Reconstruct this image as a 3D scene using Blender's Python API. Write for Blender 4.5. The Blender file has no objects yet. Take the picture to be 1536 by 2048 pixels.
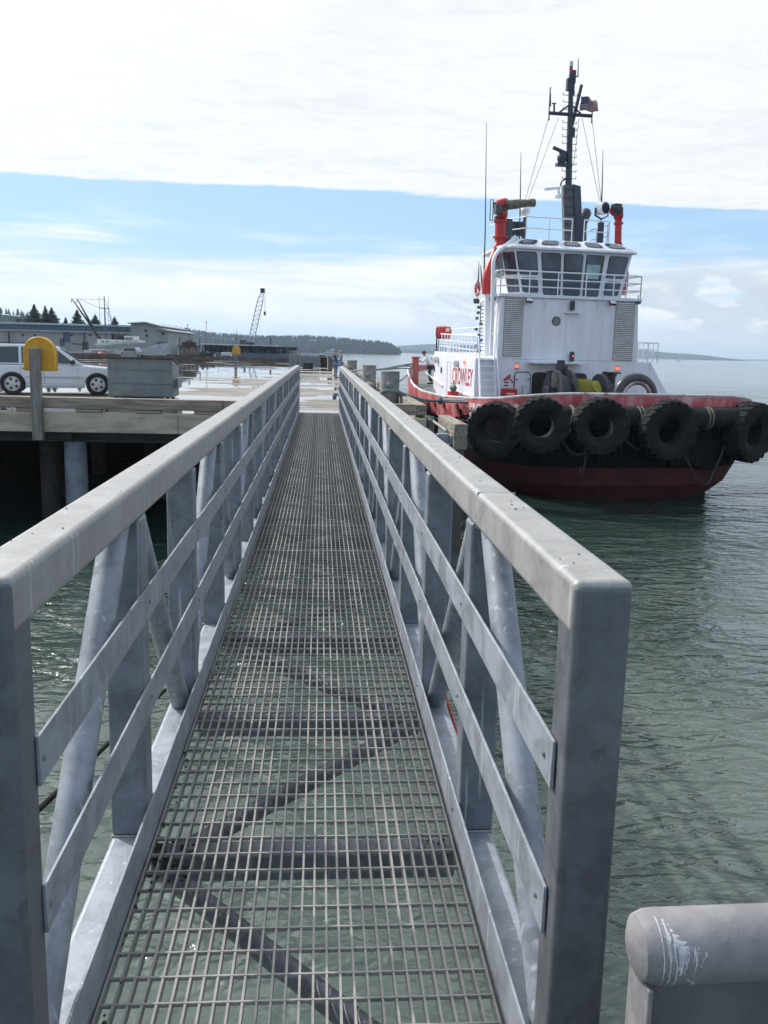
import bpy, math, random
from mathutils import Vector, Matrix, Euler
random.seed(7)
R = math.radians
scene = bpy.context.scene
col = scene.collection

# ------------------------------------------------------------------ camera
FPX, PITCH, YAWC, ROLL, CZ = 1790.0, R(10.2), R(4.2), R(1.42), 1.70
cd = bpy.data.cameras.new('camera')
cam = bpy.data.objects.new('camera', cd); col.objects.link(cam)
cd.sensor_fit = 'VERTICAL'; cd.sensor_height = 36.0; cd.lens = 36.0*FPX/2048
cd.clip_start = 0.05; cd.clip_end = 60000
CM = Matrix.Rotation(-YAWC, 3, 'Z') @ Matrix.Rotation(math.pi/2-PITCH, 3, 'X') @ Matrix.Rotation(ROLL, 3, 'Z')
cam.matrix_world = Matrix.Translation((0, 0, CZ)) @ CM.to_4x4()
scene.camera = cam
scene.render.resolution_x = 768; scene.render.resolution_y = 1024

# ------------------------------------------------------------------ sky and sun
SUN_AZ, SUN_EL = R(-50), R(42)          # azimuth from +Y, negative to the left
SUND = Vector((math.sin(SUN_AZ)*math.cos(SUN_EL), math.cos(SUN_AZ)*math.cos(SUN_EL), math.sin(SUN_EL)))
sl = bpy.data.lights.new('sun', 'SUN'); sl.energy = 3.0; sl.angle = R(0.7); sl.color = (1, .955, .90)
so = bpy.data.objects.new('sun', sl); col.objects.link(so)
so.rotation_euler = SUND.to_track_quat('Z', 'Y').to_euler()
scene.view_settings.view_transform = 'Standard'; scene.view_settings.look = 'None'
scene.view_settings.exposure = 0.24; scene.view_settings.gamma = 1

def ray(px, py):
    return CM @ Vector(((px-768)/FPX, (1024-py)/FPX, -1))
def at(px, py, Y):
    d = ray(px, py); return Vector((0, 0, CZ)) + d*(Y/d.y)
def atz(px, py, Z):
    d = ray(px, py); return Vector((0, 0, CZ)) + d*((Z-CZ)/d.z)

W = bpy.data.worlds.new('World'); scene.world = W; W.use_nodes = True
class NG:
    """tiny node-graph helper"""
    def __init__(s, tree): s.t = tree; s.n = tree.nodes; s.l = tree.links
    def new(s, typ, **kw):
        n = s.n.new(typ)
        for k, v in kw.items(): setattr(n, k, v)
        return n
    def link(s, a, b): s.l.new(a, b)
    def setin(s, sock, v):
        if hasattr(v, 'is_linked') or isinstance(v, bpy.types.NodeSocket): s.l.new(v, sock)
        elif isinstance(v, (tuple, list)) and len(v) == 3 and sock.type == 'RGBA': sock.default_value = (*v, 1)
        else: sock.default_value = v
    def math(s, op, a, b=0.0, c=0.0, clamp=False):
        n = s.new('ShaderNodeMath', operation=op); n.use_clamp = clamp
        for i, v in enumerate((a, b, c)): s.setin(n.inputs[i], v)
        return n.outputs[0]
    def vmath(s, op, a, b=(0, 0, 0)):
        n = s.new('ShaderNodeVectorMath', operation=op)
        s.setin(n.inputs[0], a); s.setin(n.inputs[1], b)
        return n.outputs['Value'] if op in ('DOT_PRODUCT', 'LENGTH') else n.outputs[0]
    def comb(s, x, y, z):
        n = s.new('ShaderNodeCombineXYZ')
        for i, v in enumerate((x, y, z)): s.setin(n.inputs[i], v)
        return n.outputs[0]
    def sep(s, v):
        n = s.new('ShaderNodeSeparateXYZ'); s.link(v, n.inputs[0]); return n.outputs
    def noise(s, vec, scale, detail=3, rough=.55, dist=0):
        n = s.new('ShaderNodeTexNoise'); s.link(vec, n.inputs['Vector'])
        n.inputs['Scale'].default_value = scale; n.inputs['Detail'].default_value = detail
        n.inputs['Roughness'].default_value = rough; n.inputs['Distortion'].default_value = dist
        return n.outputs[0]
    def step(s, v, a, b, lo=0, hi=1):
        n = s.new('ShaderNodeMapRange', interpolation_type='SMOOTHSTEP')
        s.setin(n.inputs[0], v)
        for i, q in enumerate((a, b, lo, hi)): s.setin(n.inputs[i+1], q)
        return n.outputs[0]
    def mix(s, f, a, b, blend='MIX'):
        n = s.new('ShaderNodeMix', data_type='RGBA', blend_type=blend)
        s.setin(n.inputs[0], f); s.setin(n.inputs[6], a); s.setin(n.inputs[7], b)
        return n.outputs[2]

g = NG(W.node_tree)
bg = W.node_tree.nodes['Background']; SK = 0.12; bg.inputs[1].default_value = SK
sky = g.new('ShaderNodeTexSky', sky_type='NISHITA'); sky.sun_disc = False
sky.sun_elevation = SUN_EL; sky.sun_rotation = SUN_AZ % (2*math.pi)
sky.air_density = 1.0; sky.dust_density = .6; sky.ozone_density = 1.5
tc = g.new('ShaderNodeTexCoord'); D = tc.outputs['Generated']
dx, dy, dz = g.sep(D)
zc = g.math('MAXIMUM', dz, .015)
P = g.comb(g.math('DIVIDE', dx, zc), g.math('DIVIDE', dy, zc), 0.0)      # cloud ceiling plane
A = ray(0, 350); B = ray(1536, 424); A = Vector((A.x/A.z, A.y/A.z, 0)); B = Vector((B.x/B.z, B.y/B.z, 0))
nrm = Vector((-(B-A).y, (B-A).x, 0)).normalized()
if nrm.y < 0: nrm = -nrm
cc = nrm.dot(A)
edge = g.math('SUBTRACT', cc, g.vmath('DOT_PRODUCT', P, tuple(nrm)))      # >0 on our side of the edge
en = g.math('ADD', g.math('MULTIPLY', g.noise(P, .9, 5, .6), .75), g.math('MULTIPLY', g.noise(P, 3.4, 5, .65), .25))
edge2 = g.math('ADD', edge, g.math('MULTIPLY', g.math('SUBTRACT', en, .5), .8))
deckm = g.step(edge2, -.02, .13)
# structure of the ceiling: small ripples and larger soft banks
stretch = g.new('ShaderNodeMapping'); g.link(P, stretch.inputs[0]); stretch.inputs['Rotation'].default_value = (0, 0, R(-12)); stretch.inputs['Scale'].default_value = (.9, 1.2, 1)
rip = g.noise(stretch.outputs[0], 4.2, 6, .66, .6)
big = g.noise(stretch.outputs[0], .8, 4, .5)
sunf = g.math('MAXIMUM', g.vmath('DOT_PRODUCT', D, tuple(SUND)), 0.0)
glow = g.math('POWER', sunf, 15.0)
tone = g.math('ADD', g.math('MULTIPLY', g.math('SUBTRACT', rip, .5), .5), g.math('MULTIPLY', g.math('SUBTRACT', big, .5), .38))
bri = g.math('ADD', g.math('ADD', .90, tone), g.math('MULTIPLY', glow, 1.0))
ccol = g.mix(g.step(bri, .60, 1.0), (.64/SK, .685/SK, .73/SK), (.85/SK, .87/SK, .88/SK))
ccol = g.mix(1.0, ccol, g.comb(*[g.math('ADD', 1.0, g.math('MULTIPLY', glow, 5.0))]*3), 'MULTIPLY')
# thin blue holes in the ceiling
hole = g.step(g.noise(stretch.outputs[0], 1.6, 5, .6), .66, .80, 0, .35)
# clear band and the streaks above the horizon
skyc = g.mix(1.0, sky.outputs[0], (1.0, 1.02, 1.04), 'MULTIPLY')
blue = g.mix(.7, skyc, (.36/SK, .60/SK, .88/SK))
L = g.vmath('MULTIPLY', D, (1.0, 1.0, 7.0))
st1 = g.noise(L, 2.6, 6, .58, .25)
L2 = g.vmath('MULTIPLY', D, (1.0, 1.0, 14.0))
st2 = g.noise(L2, 3.3, 5, .6, .15)
low = g.step(dz, .135, .03)                   # more cloud lower down
m1 = g.step(g.math('ADD', g.math('ADD', g.math('MULTIPLY', st1, .65), g.math('MULTIPLY', st2, .35)), g.math('MULTIPLY', low, .24)), .50, .66)
m1 = g.math('MULTIPLY', m1, g.step(dz, .16, .105))
pf_ = g.noise(g.vmath('MULTIPLY', D, (1.0, 1.0, 2.6)), 11.0, 6, .55, .2)
puff = g.math('MULTIPLY', g.step(g.math('ADD', pf_, g.math('MULTIPLY', g.step(dx, .1, .5), .09)), .52, .58), g.math('MULTIPLY', g.step(dz, .012, .03), g.step(dz, .115, .07)))
strc = g.mix(g.step(st2, .38, .62), (.70/SK, .79/SK, .86/SK), (.90/SK, .91/SK, .90/SK))
bandc = g.mix(m1, blue, strc)
bandc = g.mix(g.math('MULTIPLY', puff, g.step(dx, -.02, .22, .12, .95)), bandc, g.mix(g.step(pf_, .55, .72), (.58/SK, .65/SK, .71/SK), (.88/SK, .89/SK, .89/SK)))
hz = g.step(dz, .06, 0.0, 0, .6)
bandc = g.mix(hz, bandc, (.76/SK, .82/SK, .86/SK))
deckm = g.math('MULTIPLY', deckm, g.step(g.math('ADD', g.math('ADD', g.math('MULTIPLY', dx, -.35), dy), g.math('MULTIPLY', g.math('SUBTRACT', en, .5), .25)), -.12, .12, .32, 1))
dm = g.math('MULTIPLY', deckm, g.math('SUBTRACT', 1.0, hole))
g.link(g.mix(dm, bandc, ccol), bg.inputs[0])

# ------------------------------------------------------------------ materials
MATS = {}
def mat(name, c, rough=.6, metal=0.0, c2=None, scale=6.0, detail=5, lo=.38, hi=.62, bump=0.0, bscale=None,
        stretch=None, c3=None, s3=1.5, t3=(.58, .7), coat=0.0, emit=None, spec=.5, coords='Object', alpha=None):
    if name in MATS: return MATS[name]
    m = bpy.data.materials.new(name); m.use_nodes = True; MATS[name] = m
    q = NG(m.node_tree); b = m.node_tree.nodes['Principled BSDF']
    b.inputs['Roughness'].default_value = rough; b.inputs['Metallic'].default_value = metal
    b.inputs['Specular IOR Level'].default_value = spec
    if coat: b.inputs['Coat Weight'].default_value = coat; b.inputs['Coat Roughness'].default_value = .08
    t = q.new('ShaderNodeTexCoord').outputs[coords]
    if stretch:
        mp = q.new('ShaderNodeMapping'); q.link(t, mp.inputs[0]); mp.inputs['Scale'].default_value = stretch; ts = mp.outputs[0]
    else: ts = t
    cur = None
    if c2 is not None:
        n = q.noise(ts, scale, detail, .6)
        cur = q.mix(q.step(n, lo, hi), c, c2)
    if c3 is not None:
        n3 = q.noise(ts, s3, 5, .65, .3)
        cur = q.mix(q.step(n3, t3[0], t3[1]), cur if cur is not None else c, c3)
    if cur is not None: q.link(cur, b.inputs['Base Color'])
    else: b.inputs['Base Color'].default_value = (*c, 1)
    if bump:
        bn = q.new('ShaderNodeBump'); bn.inputs['Strength'].default_value = 1.0; bn.inputs['Distance'].default_value = bump
        q.link(q.noise(ts, bscale or scale*3, 4, .6), bn.inputs['Height']); q.link(bn.outputs[0], b.inputs['Normal'])
    if emit:
        b.inputs['Emission Color'].default_value = (*emit[0], 1); b.inputs['Emission Strength'].default_value = emit[1]
    if alpha is not None: b.inputs['Alpha'].default_value = alpha
    return m

def galv(name, base, warm=0.0, drips=True, dark=1.0):
    """weathered hot-dip galvanised steel: cloudy zinc, spangle, vertical runs"""
    m = bpy.data.materials.new(name); m.use_nodes = True; MATS[name] = m
    q = NG(m.node_tree); b = m.node_tree.nodes['Principled BSDF']
    t = q.new('ShaderNodeTexCoord').outputs['Object']
    geo = q.new('ShaderNodeNewGeometry').outputs['Position']
    n1 = q.noise(geo, 7.0, 6, .62, .6)
    n2 = q.noise(geo, 42.0, 3, .6)
    c = q.mix(q.step(n1, .36, .66), tuple(x*.74 for x in base), tuple(x*1.18 for x in base))
    c = q.mix(q.step(n2, .3, .7, 0, .35), c, tuple(min(1, x*1.3) for x in base))
    vo = q.new('ShaderNodeTexVoronoi'); q.link(geo, vo.inputs['Vector']); vo.inputs['Scale'].default_value = 13
    sp = q.sep(vo.outputs['Color'])[0]
    c = q.mix(q.math('MULTIPLY', q.step(sp, .70, .74), .30), c, tuple(x*1.35 for x in base))
    if drips:
        mp = q.new('ShaderNodeMapping'); q.link(geo, mp.inputs[0]); mp.inputs['Scale'].default_value = (30, 30, 1.1)
        d = q.noise(mp.outputs[0], 1.6, 3, .5)
        c = q.mix(q.step(d, .62, .74, 0, .55), c, (.60, .62, .63))
        mp2 = q.new('ShaderNodeMapping'); q.link(geo, mp2.inputs[0]); mp2.inputs['Scale'].default_value = (14, 14, .7)
        d2 = q.noise(mp2.outputs[0], 1.3, 4, .6)
        c = q.mix(q.step(d2, .60, .78, 0, .5), c, (.17, .17, .18))
    sc = q.noise(geo, 3.1, 8, .7, 1.2)
    mp3 = q.new('ShaderNodeMapping'); q.link(geo, mp3.inputs[0]); mp3.inputs['Scale'].default_value = (9, 60, 9); mp3.inputs['Rotation'].default_value = (R(24), 0, R(8))
    c = q.mix(q.step(q.noise(mp3.outputs[0], 2.2, 4, .7, .8), .68, .72, 0, .45), c, tuple(min(1, x*1.7) for x in base))
    c = q.mix(q.step(q.noise(geo, 15.0, 2, .4), .69, .72, 0, .5), c, tuple(x*.5 for x in base))
    c = q.mix(q.step(sc, .66, .74, 0, .5), c, (.20, .17, .14))
    if warm: c = q.mix(warm, c, (.50, .47, .43))
    q.link(c, b.inputs['Base Color'])
    b.inputs['Metallic'].default_value = .12
    q.link(q.step(n1, .3, .7, .42, .62), b.inputs['Roughness'])
    bn = q.new('ShaderNodeBump'); bn.inputs['Strength'].default_value = .5; bn.inputs['Distance'].default_value = .0016
    q.link(q.math('ADD', n2, n1), bn.inputs['Height']); q.link(bn.outputs[0], b.inputs['Normal'])
    return m
M_galv = galv('galvanised_steel', (.25, .27, .305))
M_galvend = galv('galvanised_end_post_shaded', (.11, .117, .132), drips=False)  # base darkened to hold the shade on the camera-facing ends
M_galvpost = galv('galvanised_post_shaded', (.165, .18, .21))  # darker than the sun-grazed rails: post shade set into the base colour
M_galvtop = galv('galvanised_handrail', (.205, .207, .212), warm=.26)
M_grate = galv('galvanised_grating', (.235, .225, .215), warm=.15, drips=False)
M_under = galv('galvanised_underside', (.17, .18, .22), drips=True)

M_white = mat('white_marine_paint', (.74, .755, .80), .45, c2=(.66, .68, .73), scale=1.2, c3=(.46, .38, .31), s3=2.2, t3=(.62, .80), stretch=(3, 3, .3))
M_whiteclean = mat('white_rail_paint', (.78, .80, .83), .4)
M_red = mat('faded_red_hull_paint', (.54, .10, .11), .42, c2=(.45, .06, .07), scale=.9, c3=(.66, .35, .35), s3=1.2, t3=(.42, .68), stretch=(1, 1, .6))
M_redp = mat('red_fire_main_paint', (.50, .02, .025), .4, c2=(.40, .02, .02), scale=4)
M_anti = mat('dark_red_antifouling', (.10, .012, .012), .7, c2=(.055, .010, .010), scale=1.5, c3=(.03, .02, .02), s3=2.0)
M_rub = mat('black_rubber', (.010, .010, .011), .85, spec=.22, c2=(.024, .023, .022), scale=2.5, bump=.004, bscale=30, c3=(.045, .041, .036), s3=2, t3=(.6, .78))
M_rubf = mat('black_fender_rubber', (.007, .007, .008), .85, spec=.2, c2=(.013, .013, .013), scale=3, bump=.006, bscale=12)
M_blk = mat('black_deck_machinery_paint', (.02, .022, .028), .4, c2=(.035, .036, .045), scale=3)
M_mast = mat('dark_mast_paint', (.022, .03, .055), .42, c2=(.035, .04, .065), scale=3)
M_mastp = mat('mast_grey_panel', (.10, .10, .11), .6, c2=(.06, .065, .07), scale=5)
M_glass = mat('dark_tinted_glass', (.075, .10, .15), .05, spec=.9, coat=.5, c2=(.03, .042, .065), scale=.9)
M_frame = mat('window_gasket_black', (.02, .02, .022), .5)
M_deckg = mat('grey_deck_paint', (.16, .17, .17), .7, c2=(.10, .11, .11), scale=2)
M_chain = mat('worn_chain_steel', (.12, .11, .105), .55, .5, c2=(.05, .04, .035), scale=20)
M_rope = mat('grey_green_mooring_rope', (.085, .13, .145), .85, c2=(.16, .20, .20), scale=25, bump=.006, bscale=60)
M_ropel = mat('pale_mooring_rope', (.34, .35, .33), .85, c2=(.22, .24, .23), scale=22)
M_yrope = mat('yellow_hawser', (.36, .33, .05), .8, c2=(.24, .22, .04), scale=9, bump=.01, bscale=25)
M_chrome = mat('worn_bright_steel', (.35, .36, .38), .28, .9, c2=(.16, .16, .17), scale=3)
M_conc = mat('weathered_bollard_steel', (.25, .25, .24), .7, c2=(.17, .172, .168), scale=3.0, c3=(.26, .26, .26), s3=2.4, t3=(.58, .75), bump=.004)
M_wood = mat('weathered_pier_timber', (.36, .29, .225), .85, c2=(.20, .155, .12), scale=2.2, stretch=(.5, 6, 6), c3=(.30, .28, .25), s3=1.3, t3=(.55, .75), bump=.006, bscale=14)
M_woody = mat('weathered_timber_lengthwise', (.28, .245, .20), .85, c2=(.15, .13, .105), scale=2.2, stretch=(6, .5, 6), c3=(.30, .29, .25), s3=1.3, t3=(.55, .75), bump=.006, bscale=14)
M_woodv = mat('weathered_timber_post', (.27, .25, .23), .85, c2=(.16, .145, .13), scale=2.2, stretch=(7, 7, .5), bump=.005, bscale=14)
M_fascia = mat('pale_weathered_fascia', (.50, .43, .335), .85, c2=(.35, .30, .235), scale=2.0, stretch=(.6, 4, 2.5), c3=(.14, .12, .095), s3=1.5, t3=(.66, .78), bump=.006, bscale=12)
M_yel = mat('yellow_fibreglass', (.66, .33, .012), .45, c2=(.56, .27, .012), scale=4)
M_pile = mat('galvanised_pile_rusting', (.20, .23, .27), .7, c2=(.13, .15, .18), scale=1.5, c3=(.20, .085, .04), s3=1.1, t3=(.55, .72))
M_dkpile = mat('dark_creosote_pile', (.035, .032, .03), .8, c2=(.06, .05, .045), scale=3)
M_dump = mat('grey_dumpster_paint', (.20, .225, .225), .55, c2=(.16, .18, .18), scale=2, c3=(.12, .11, .10), s3=3, t3=(.62, .75))
M_dumplid = mat('black_plastic_lid', (.03, .03, .03), .6, c2=(.06, .05, .04), scale=5)
M_car = mat('white_car_paint', (.66, .67, .70), .25, coat=.5)
M_tyre = mat('car_tyre_rubber', (.02, .02, .021), .8)
M_alloy = mat('alloy_wheel', (.50, .51, .53), .3, .7)
M_carglass = mat('car_glass', (.03, .045, .045), .05, spec=.8)
M_trim = mat('dark_plastic_trim', (.03, .03, .033), .5)
M_lampc = mat('clear_lamp', (.6, .6, .6), .1)
M_lampr = mat('tail_lamp_red', (.4, .02, .02), .2)
M_lit = mat('lit_orange_lamp', (.8, .2, .08), .3, emit=((1, .25, .12), .8))
M_litred = mat('red_navigation_lamp', (.5, .05, .03), .3, emit=((1, .2, .1), .8))

# ------------------------------------------------------------------ mesh helpers
class MB:
    def __init__(s): s.v = []; s.f = []; s.mi = []; s.cur = 0
    def add(s, vs, fs):
        o = len(s.v); s.v += [tuple(v) for v in vs]
        s.f += [tuple(i+o for i in f) for f in fs]; s.mi += [s.cur]*len(fs); return s
    def box(s, x0, x1, y0, y1, z0, z1, M=None):
        vs = [Vector(p) for p in ((x0, y0, z0), (x1, y0, z0), (x1, y1, z0), (x0, y1, z0), (x0, y0, z1), (x1, y0, z1), (x1, y1, z1), (x0, y1, z1))]
        if M: vs = [M @ v for v in vs]
        return s.add(vs, [(0, 3, 2, 1), (4, 5, 6, 7), (0, 1, 5, 4), (1, 2, 6, 5), (2, 3, 7, 6), (3, 0, 4, 7)])
    def frame(s, a, b):
        d = (b-a).normalized(); up = Vector((0, 0, 1)) if abs(d.z) < .95 else Vector((0, 1, 0))
        x = d.cross(up).normalized(); y = x.cross(d).normalized(); return d, x, y
    def bar(s, a, b, w, h):
        a, b = Vector(a), Vector(b); d, x, y = s.frame(a, b)
        vs = [p+x*sx*w/2+y*sy*h/2 for p in (a, b) for sx, sy in ((-1, -1), (1, -1), (1, 1), (-1, 1))]
        return s.add(vs, [(0, 1, 2, 3), (7, 6, 5, 4), (0, 4, 5, 1), (1, 5, 6, 2), (2, 6, 7, 3), (3, 7, 4, 0)])
    def tube(s, pts, r, n=10, cap=True):
        pts = [Vector(p) for p in pts]; rr = r if isinstance(r, (list, tuple)) else [r]*len(pts)
        d = (pts[1]-pts[0]).normalized(); _, x, y = s.frame(pts[0], pts[1])
        vs = []; K = len(pts)
        for i, p in enumerate(pts):
            if i == 0: t = pts[1]-pts[0]
            elif i == K-1: t = pts[-1]-pts[-2]
            else: t = (pts[i+1]-pts[i]).normalized()+(pts[i]-pts[i-1]).normalized()
            t.normalize(); x = (x-t*x.dot(t)); x.normalize(); y = t.cross(x)
            for k in range(n):
                a = 2*math.pi*k/n; vs.append(p+(x*math.cos(a)+y*math.sin(a))*rr[i])
        fs = [(i*n+k, i*n+(k+1) % n, (i+1)*n+(k+1) % n, (i+1)*n+k) for i in range(K-1) for k in range(n)]
        if cap: fs += [tuple(range(n-1, -1, -1)), tuple((K-1)*n+k for k in range(n))]
        return s.add(vs, fs)
    def cyl(s, a, b, r, n=20, r2=None): return s.tube([a, b], [r, r if r2 is None else r2], n)
    def lathe(s, prof, n=32, M=None, closed=False):
        """profile (r, h) about local Z"""
        vs = []; K = len(prof)
        for r, h in prof:
            for k in range(n):
                a = 2*math.pi*k/n; v = Vector((r*math.cos(a), r*math.sin(a), h)); vs.append(M @ v if M else v)
        fs = []
        for i in range(K if closed else K-1):
            j = (i+1) % K
            for k in range(n): fs.append((i*n+k, i*n+(k+1) % n, j*n+(k+1) % n, j*n+k))
        if not closed: fs += [tuple(range(n-1, -1, -1)), tuple((K-1)*n+k for k in range(n))]
        return s.add(vs, fs)
    def ball(s, c, r, sx=1, sy=1, sz=1, n=14):
        M = Matrix.Translation(c) @ Matrix.Diagonal((sx, sy, sz, 1))
        K = n//2+1; prof = [(max(r*math.sin(math.pi*i/K), 1e-4), -r*math.cos(math.pi*i/K)) for i in range(K+1)]
        return s.lathe(prof, n, M)
    def prism(s, poly, a0, a1, axis='y', M=None):
        """polygon in the plane across axis; axis y: (x,z), x: (y,z), z: (x,y)"""
        def P(p, t):
            v = {'y': (p[0], t, p[1]), 'x': (t, p[0], p[1]), 'z': (p[0], p[1], t)}[axis]
            v = Vector(v); return M @ v if M else v
        n = len(poly); vs = [P(p, a0) for p in poly]+[P(p, a1) for p in poly]
        return s.add(vs, [tuple(range(n)), tuple(range(2*n-1, n-1, -1))]+[(i, n+i, n+(i+1) % n, (i+1) % n) for i in range(n)])
    def quad(s, a, b, c, d): return s.add([a, b, c, d], [(0, 1, 2, 3)])
    def build(s, name, m, parent=None, loc=None, rz=None, smooth=40, bevel=0, seg=2):
        me = bpy.data.meshes.new(name); me.from_pydata([tuple(v) for v in s.v], [], s.f); me.update()
        for mm in (m if isinstance(m, (list, tuple)) else [m]): me.materials.append(mm)
        me.polygons.foreach_set('material_index', s.mi)
        import bmesh
        bm = bmesh.new(); bm.from_mesh(me); bmesh.ops.recalc_face_normals(bm, faces=bm.faces); bm.to_mesh(me); bm.free()
        if smooth:
            me.polygons.foreach_set('use_smooth', [True]*len(me.polygons)); me.set_sharp_from_angle(angle=R(smooth))
        o = bpy.data.objects.new(name, me); col.objects.link(o)
        if parent: o.parent = parent
        if loc is not None: o.location = loc
        if rz is not None: o.rotation_euler.z = rz
        if bevel:
            b = o.modifiers.new('bevel', 'BEVEL'); b.width = bevel; b.segments = seg; b.limit_method = 'ANGLE'; b.angle_limit = R(40)
        return o
def tag(o, label=None, cat=None, group=None, kind=None):
    if label: o['label'] = label
    if cat: o['category'] = cat
    if group: o['group'] = group
    if kind: o['kind'] = kind
    return o
def empty(name, loc=(0, 0, 0), rz=0, label=None, cat=None, group=None):
    o = bpy.data.objects.new(name, None); col.objects.link(o); o.location = loc; o.rotation_euler.z = rz
    o.empty_display_size = .2
    return tag(o, label, cat, group)
def copy_tree(o, parent=None):
    c = o.copy(); col.objects.link(c)
    if parent: c.parent = parent
    for ch in list(o.children): copy_tree(ch, c)
    return c
def dup(o, M=None, parent=None):
    c = o.copy(); col.objects.link(c); c.parent = parent or o.parent
    return c
def cat_rom(pts, n=8):
    pts = [Vector(p) for p in pts]; out = []
    for i in range(len(pts)-1):
        p0 = pts[max(i-1, 0)]; p1 = pts[i]; p2 = pts[i+1]; p3 = pts[min(i+2, len(pts)-1)]
        for k in range(n):
            t = k/n
            out.append(.5*((2*p1)+(p2-p0)*t+(2*p0-5*p1+4*p2-p3)*t*t+(3*p1-p0-3*p2+p3)*t**3))
    out.append(pts[-1]); return out
def text_mesh(name, body, w, h, M, m, parent=None, bold=.012, depth=.004):
    """lettering of real size w x h standing in M's local XY plane"""
    cu = bpy.data.curves.new(name, 'FONT'); cu.body = body; cu.offset = bold; cu.extrude = 0
    o = bpy.data.objects.new(name, cu); col.objects.link(o)
    bpy.context.view_layer.update()
    me = bpy.data.meshes.new_from_object(o.evaluated_get(bpy.context.evaluated_depsgraph_get()))
    bpy.data.objects.remove(o)
    xs = [v.co.x for v in me.vertices]; ys = [v.co.y for v in me.vertices]
    x0, x1, y0, y1 = min(xs), max(xs), min(ys), max(ys)
    for v in me.vertices: v.co = M @ Vector(((v.co.x-x0)/(x1-x0)*w, (v.co.y-y0)/(y1-y0)*h, depth))
    me.materials.clear(); me.materials.append(m); me.name = name
    t = bpy.data.objects.new(name, me); col.objects.link(t)
    if parent: t.parent = parent
    return t

WZ = -3.5        # water level
DZ = -0.10       # pier deck level
FY = 24.35       # front edge of the pier

# ------------------------------------------------------------------ water
def make_water():
    m = bpy.data.materials.new('harbour_water'); m.use_nodes = True
    q = NG(m.node_tree); b = m.node_tree.nodes['Principled BSDF']
    pos = q.new('ShaderNodeNewGeometry').outputs['Position']
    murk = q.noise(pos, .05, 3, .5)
    near_pale = q.step(q.math('ADD', q.sep(pos)[1], q.math('MULTIPLY', q.noise(pos, .18, 3, .5), 7.0)), 30.0, 7.0)      # paler close by: brightness of the steep view painted into the base colour
    q.link(q.mix(near_pale, q.mix(murk, (.013, .032, .027), (.024, .046, .038)), q.mix(murk, (.062, .084, .073), (.084, .106, .093))), b.inputs['Base Color'])
    b.inputs['Roughness'].default_value = .09; b.inputs['IOR'].default_value = 1.36
    def mp(sc, rot):
        k = q.new('ShaderNodeMapping'); q.link(pos, k.inputs[0]); k.inputs['Scale'].default_value = sc; k.inputs['Rotation'].default_value = (0, 0, R(rot)); return k.outputs[0]
    a = q.noise(mp((1, 1.8, 1), 18), 1.75, 2, .5, .5)
    c = q.noise(mp((1, 1.5, 1), -20), 4.4, 2, .5, .8)
    d = q.noise(mp((1, 2.2, 1), 8), .32, 3, .5)
    slick = q.step(q.noise(mp((1, 2.6, 1), 14), .10, 3, .55, .5), .40, .60, .45, 1.15)
    amp = q.math('MULTIPLY', q.math('MULTIPLY', slick, .85), q.math('MULTIPLY', q.step(q.sep(pos)[1], 40.0, 220.0, 1.0, .14), q.step(q.sep(pos)[1], 3.0, 22.0, .30, 1.0)))
    h = q.math('ADD', q.math('MULTIPLY', a, .36), q.math('ADD', q.math('MULTIPLY', c, .085), q.math('MULTIPLY', d, .22)))
    h = q.math('MULTIPLY', h, amp)
    bn = q.new('ShaderNodeBump'); bn.inputs['Strength'].default_value = 1; bn.inputs['Distance'].default_value = 1.0
    q.link(h, bn.inputs['Height']); q.link(bn.outputs[0], b.inputs['Normal'])
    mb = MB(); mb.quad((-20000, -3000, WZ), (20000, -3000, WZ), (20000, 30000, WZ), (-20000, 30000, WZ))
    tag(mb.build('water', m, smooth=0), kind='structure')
make_water()

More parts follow.
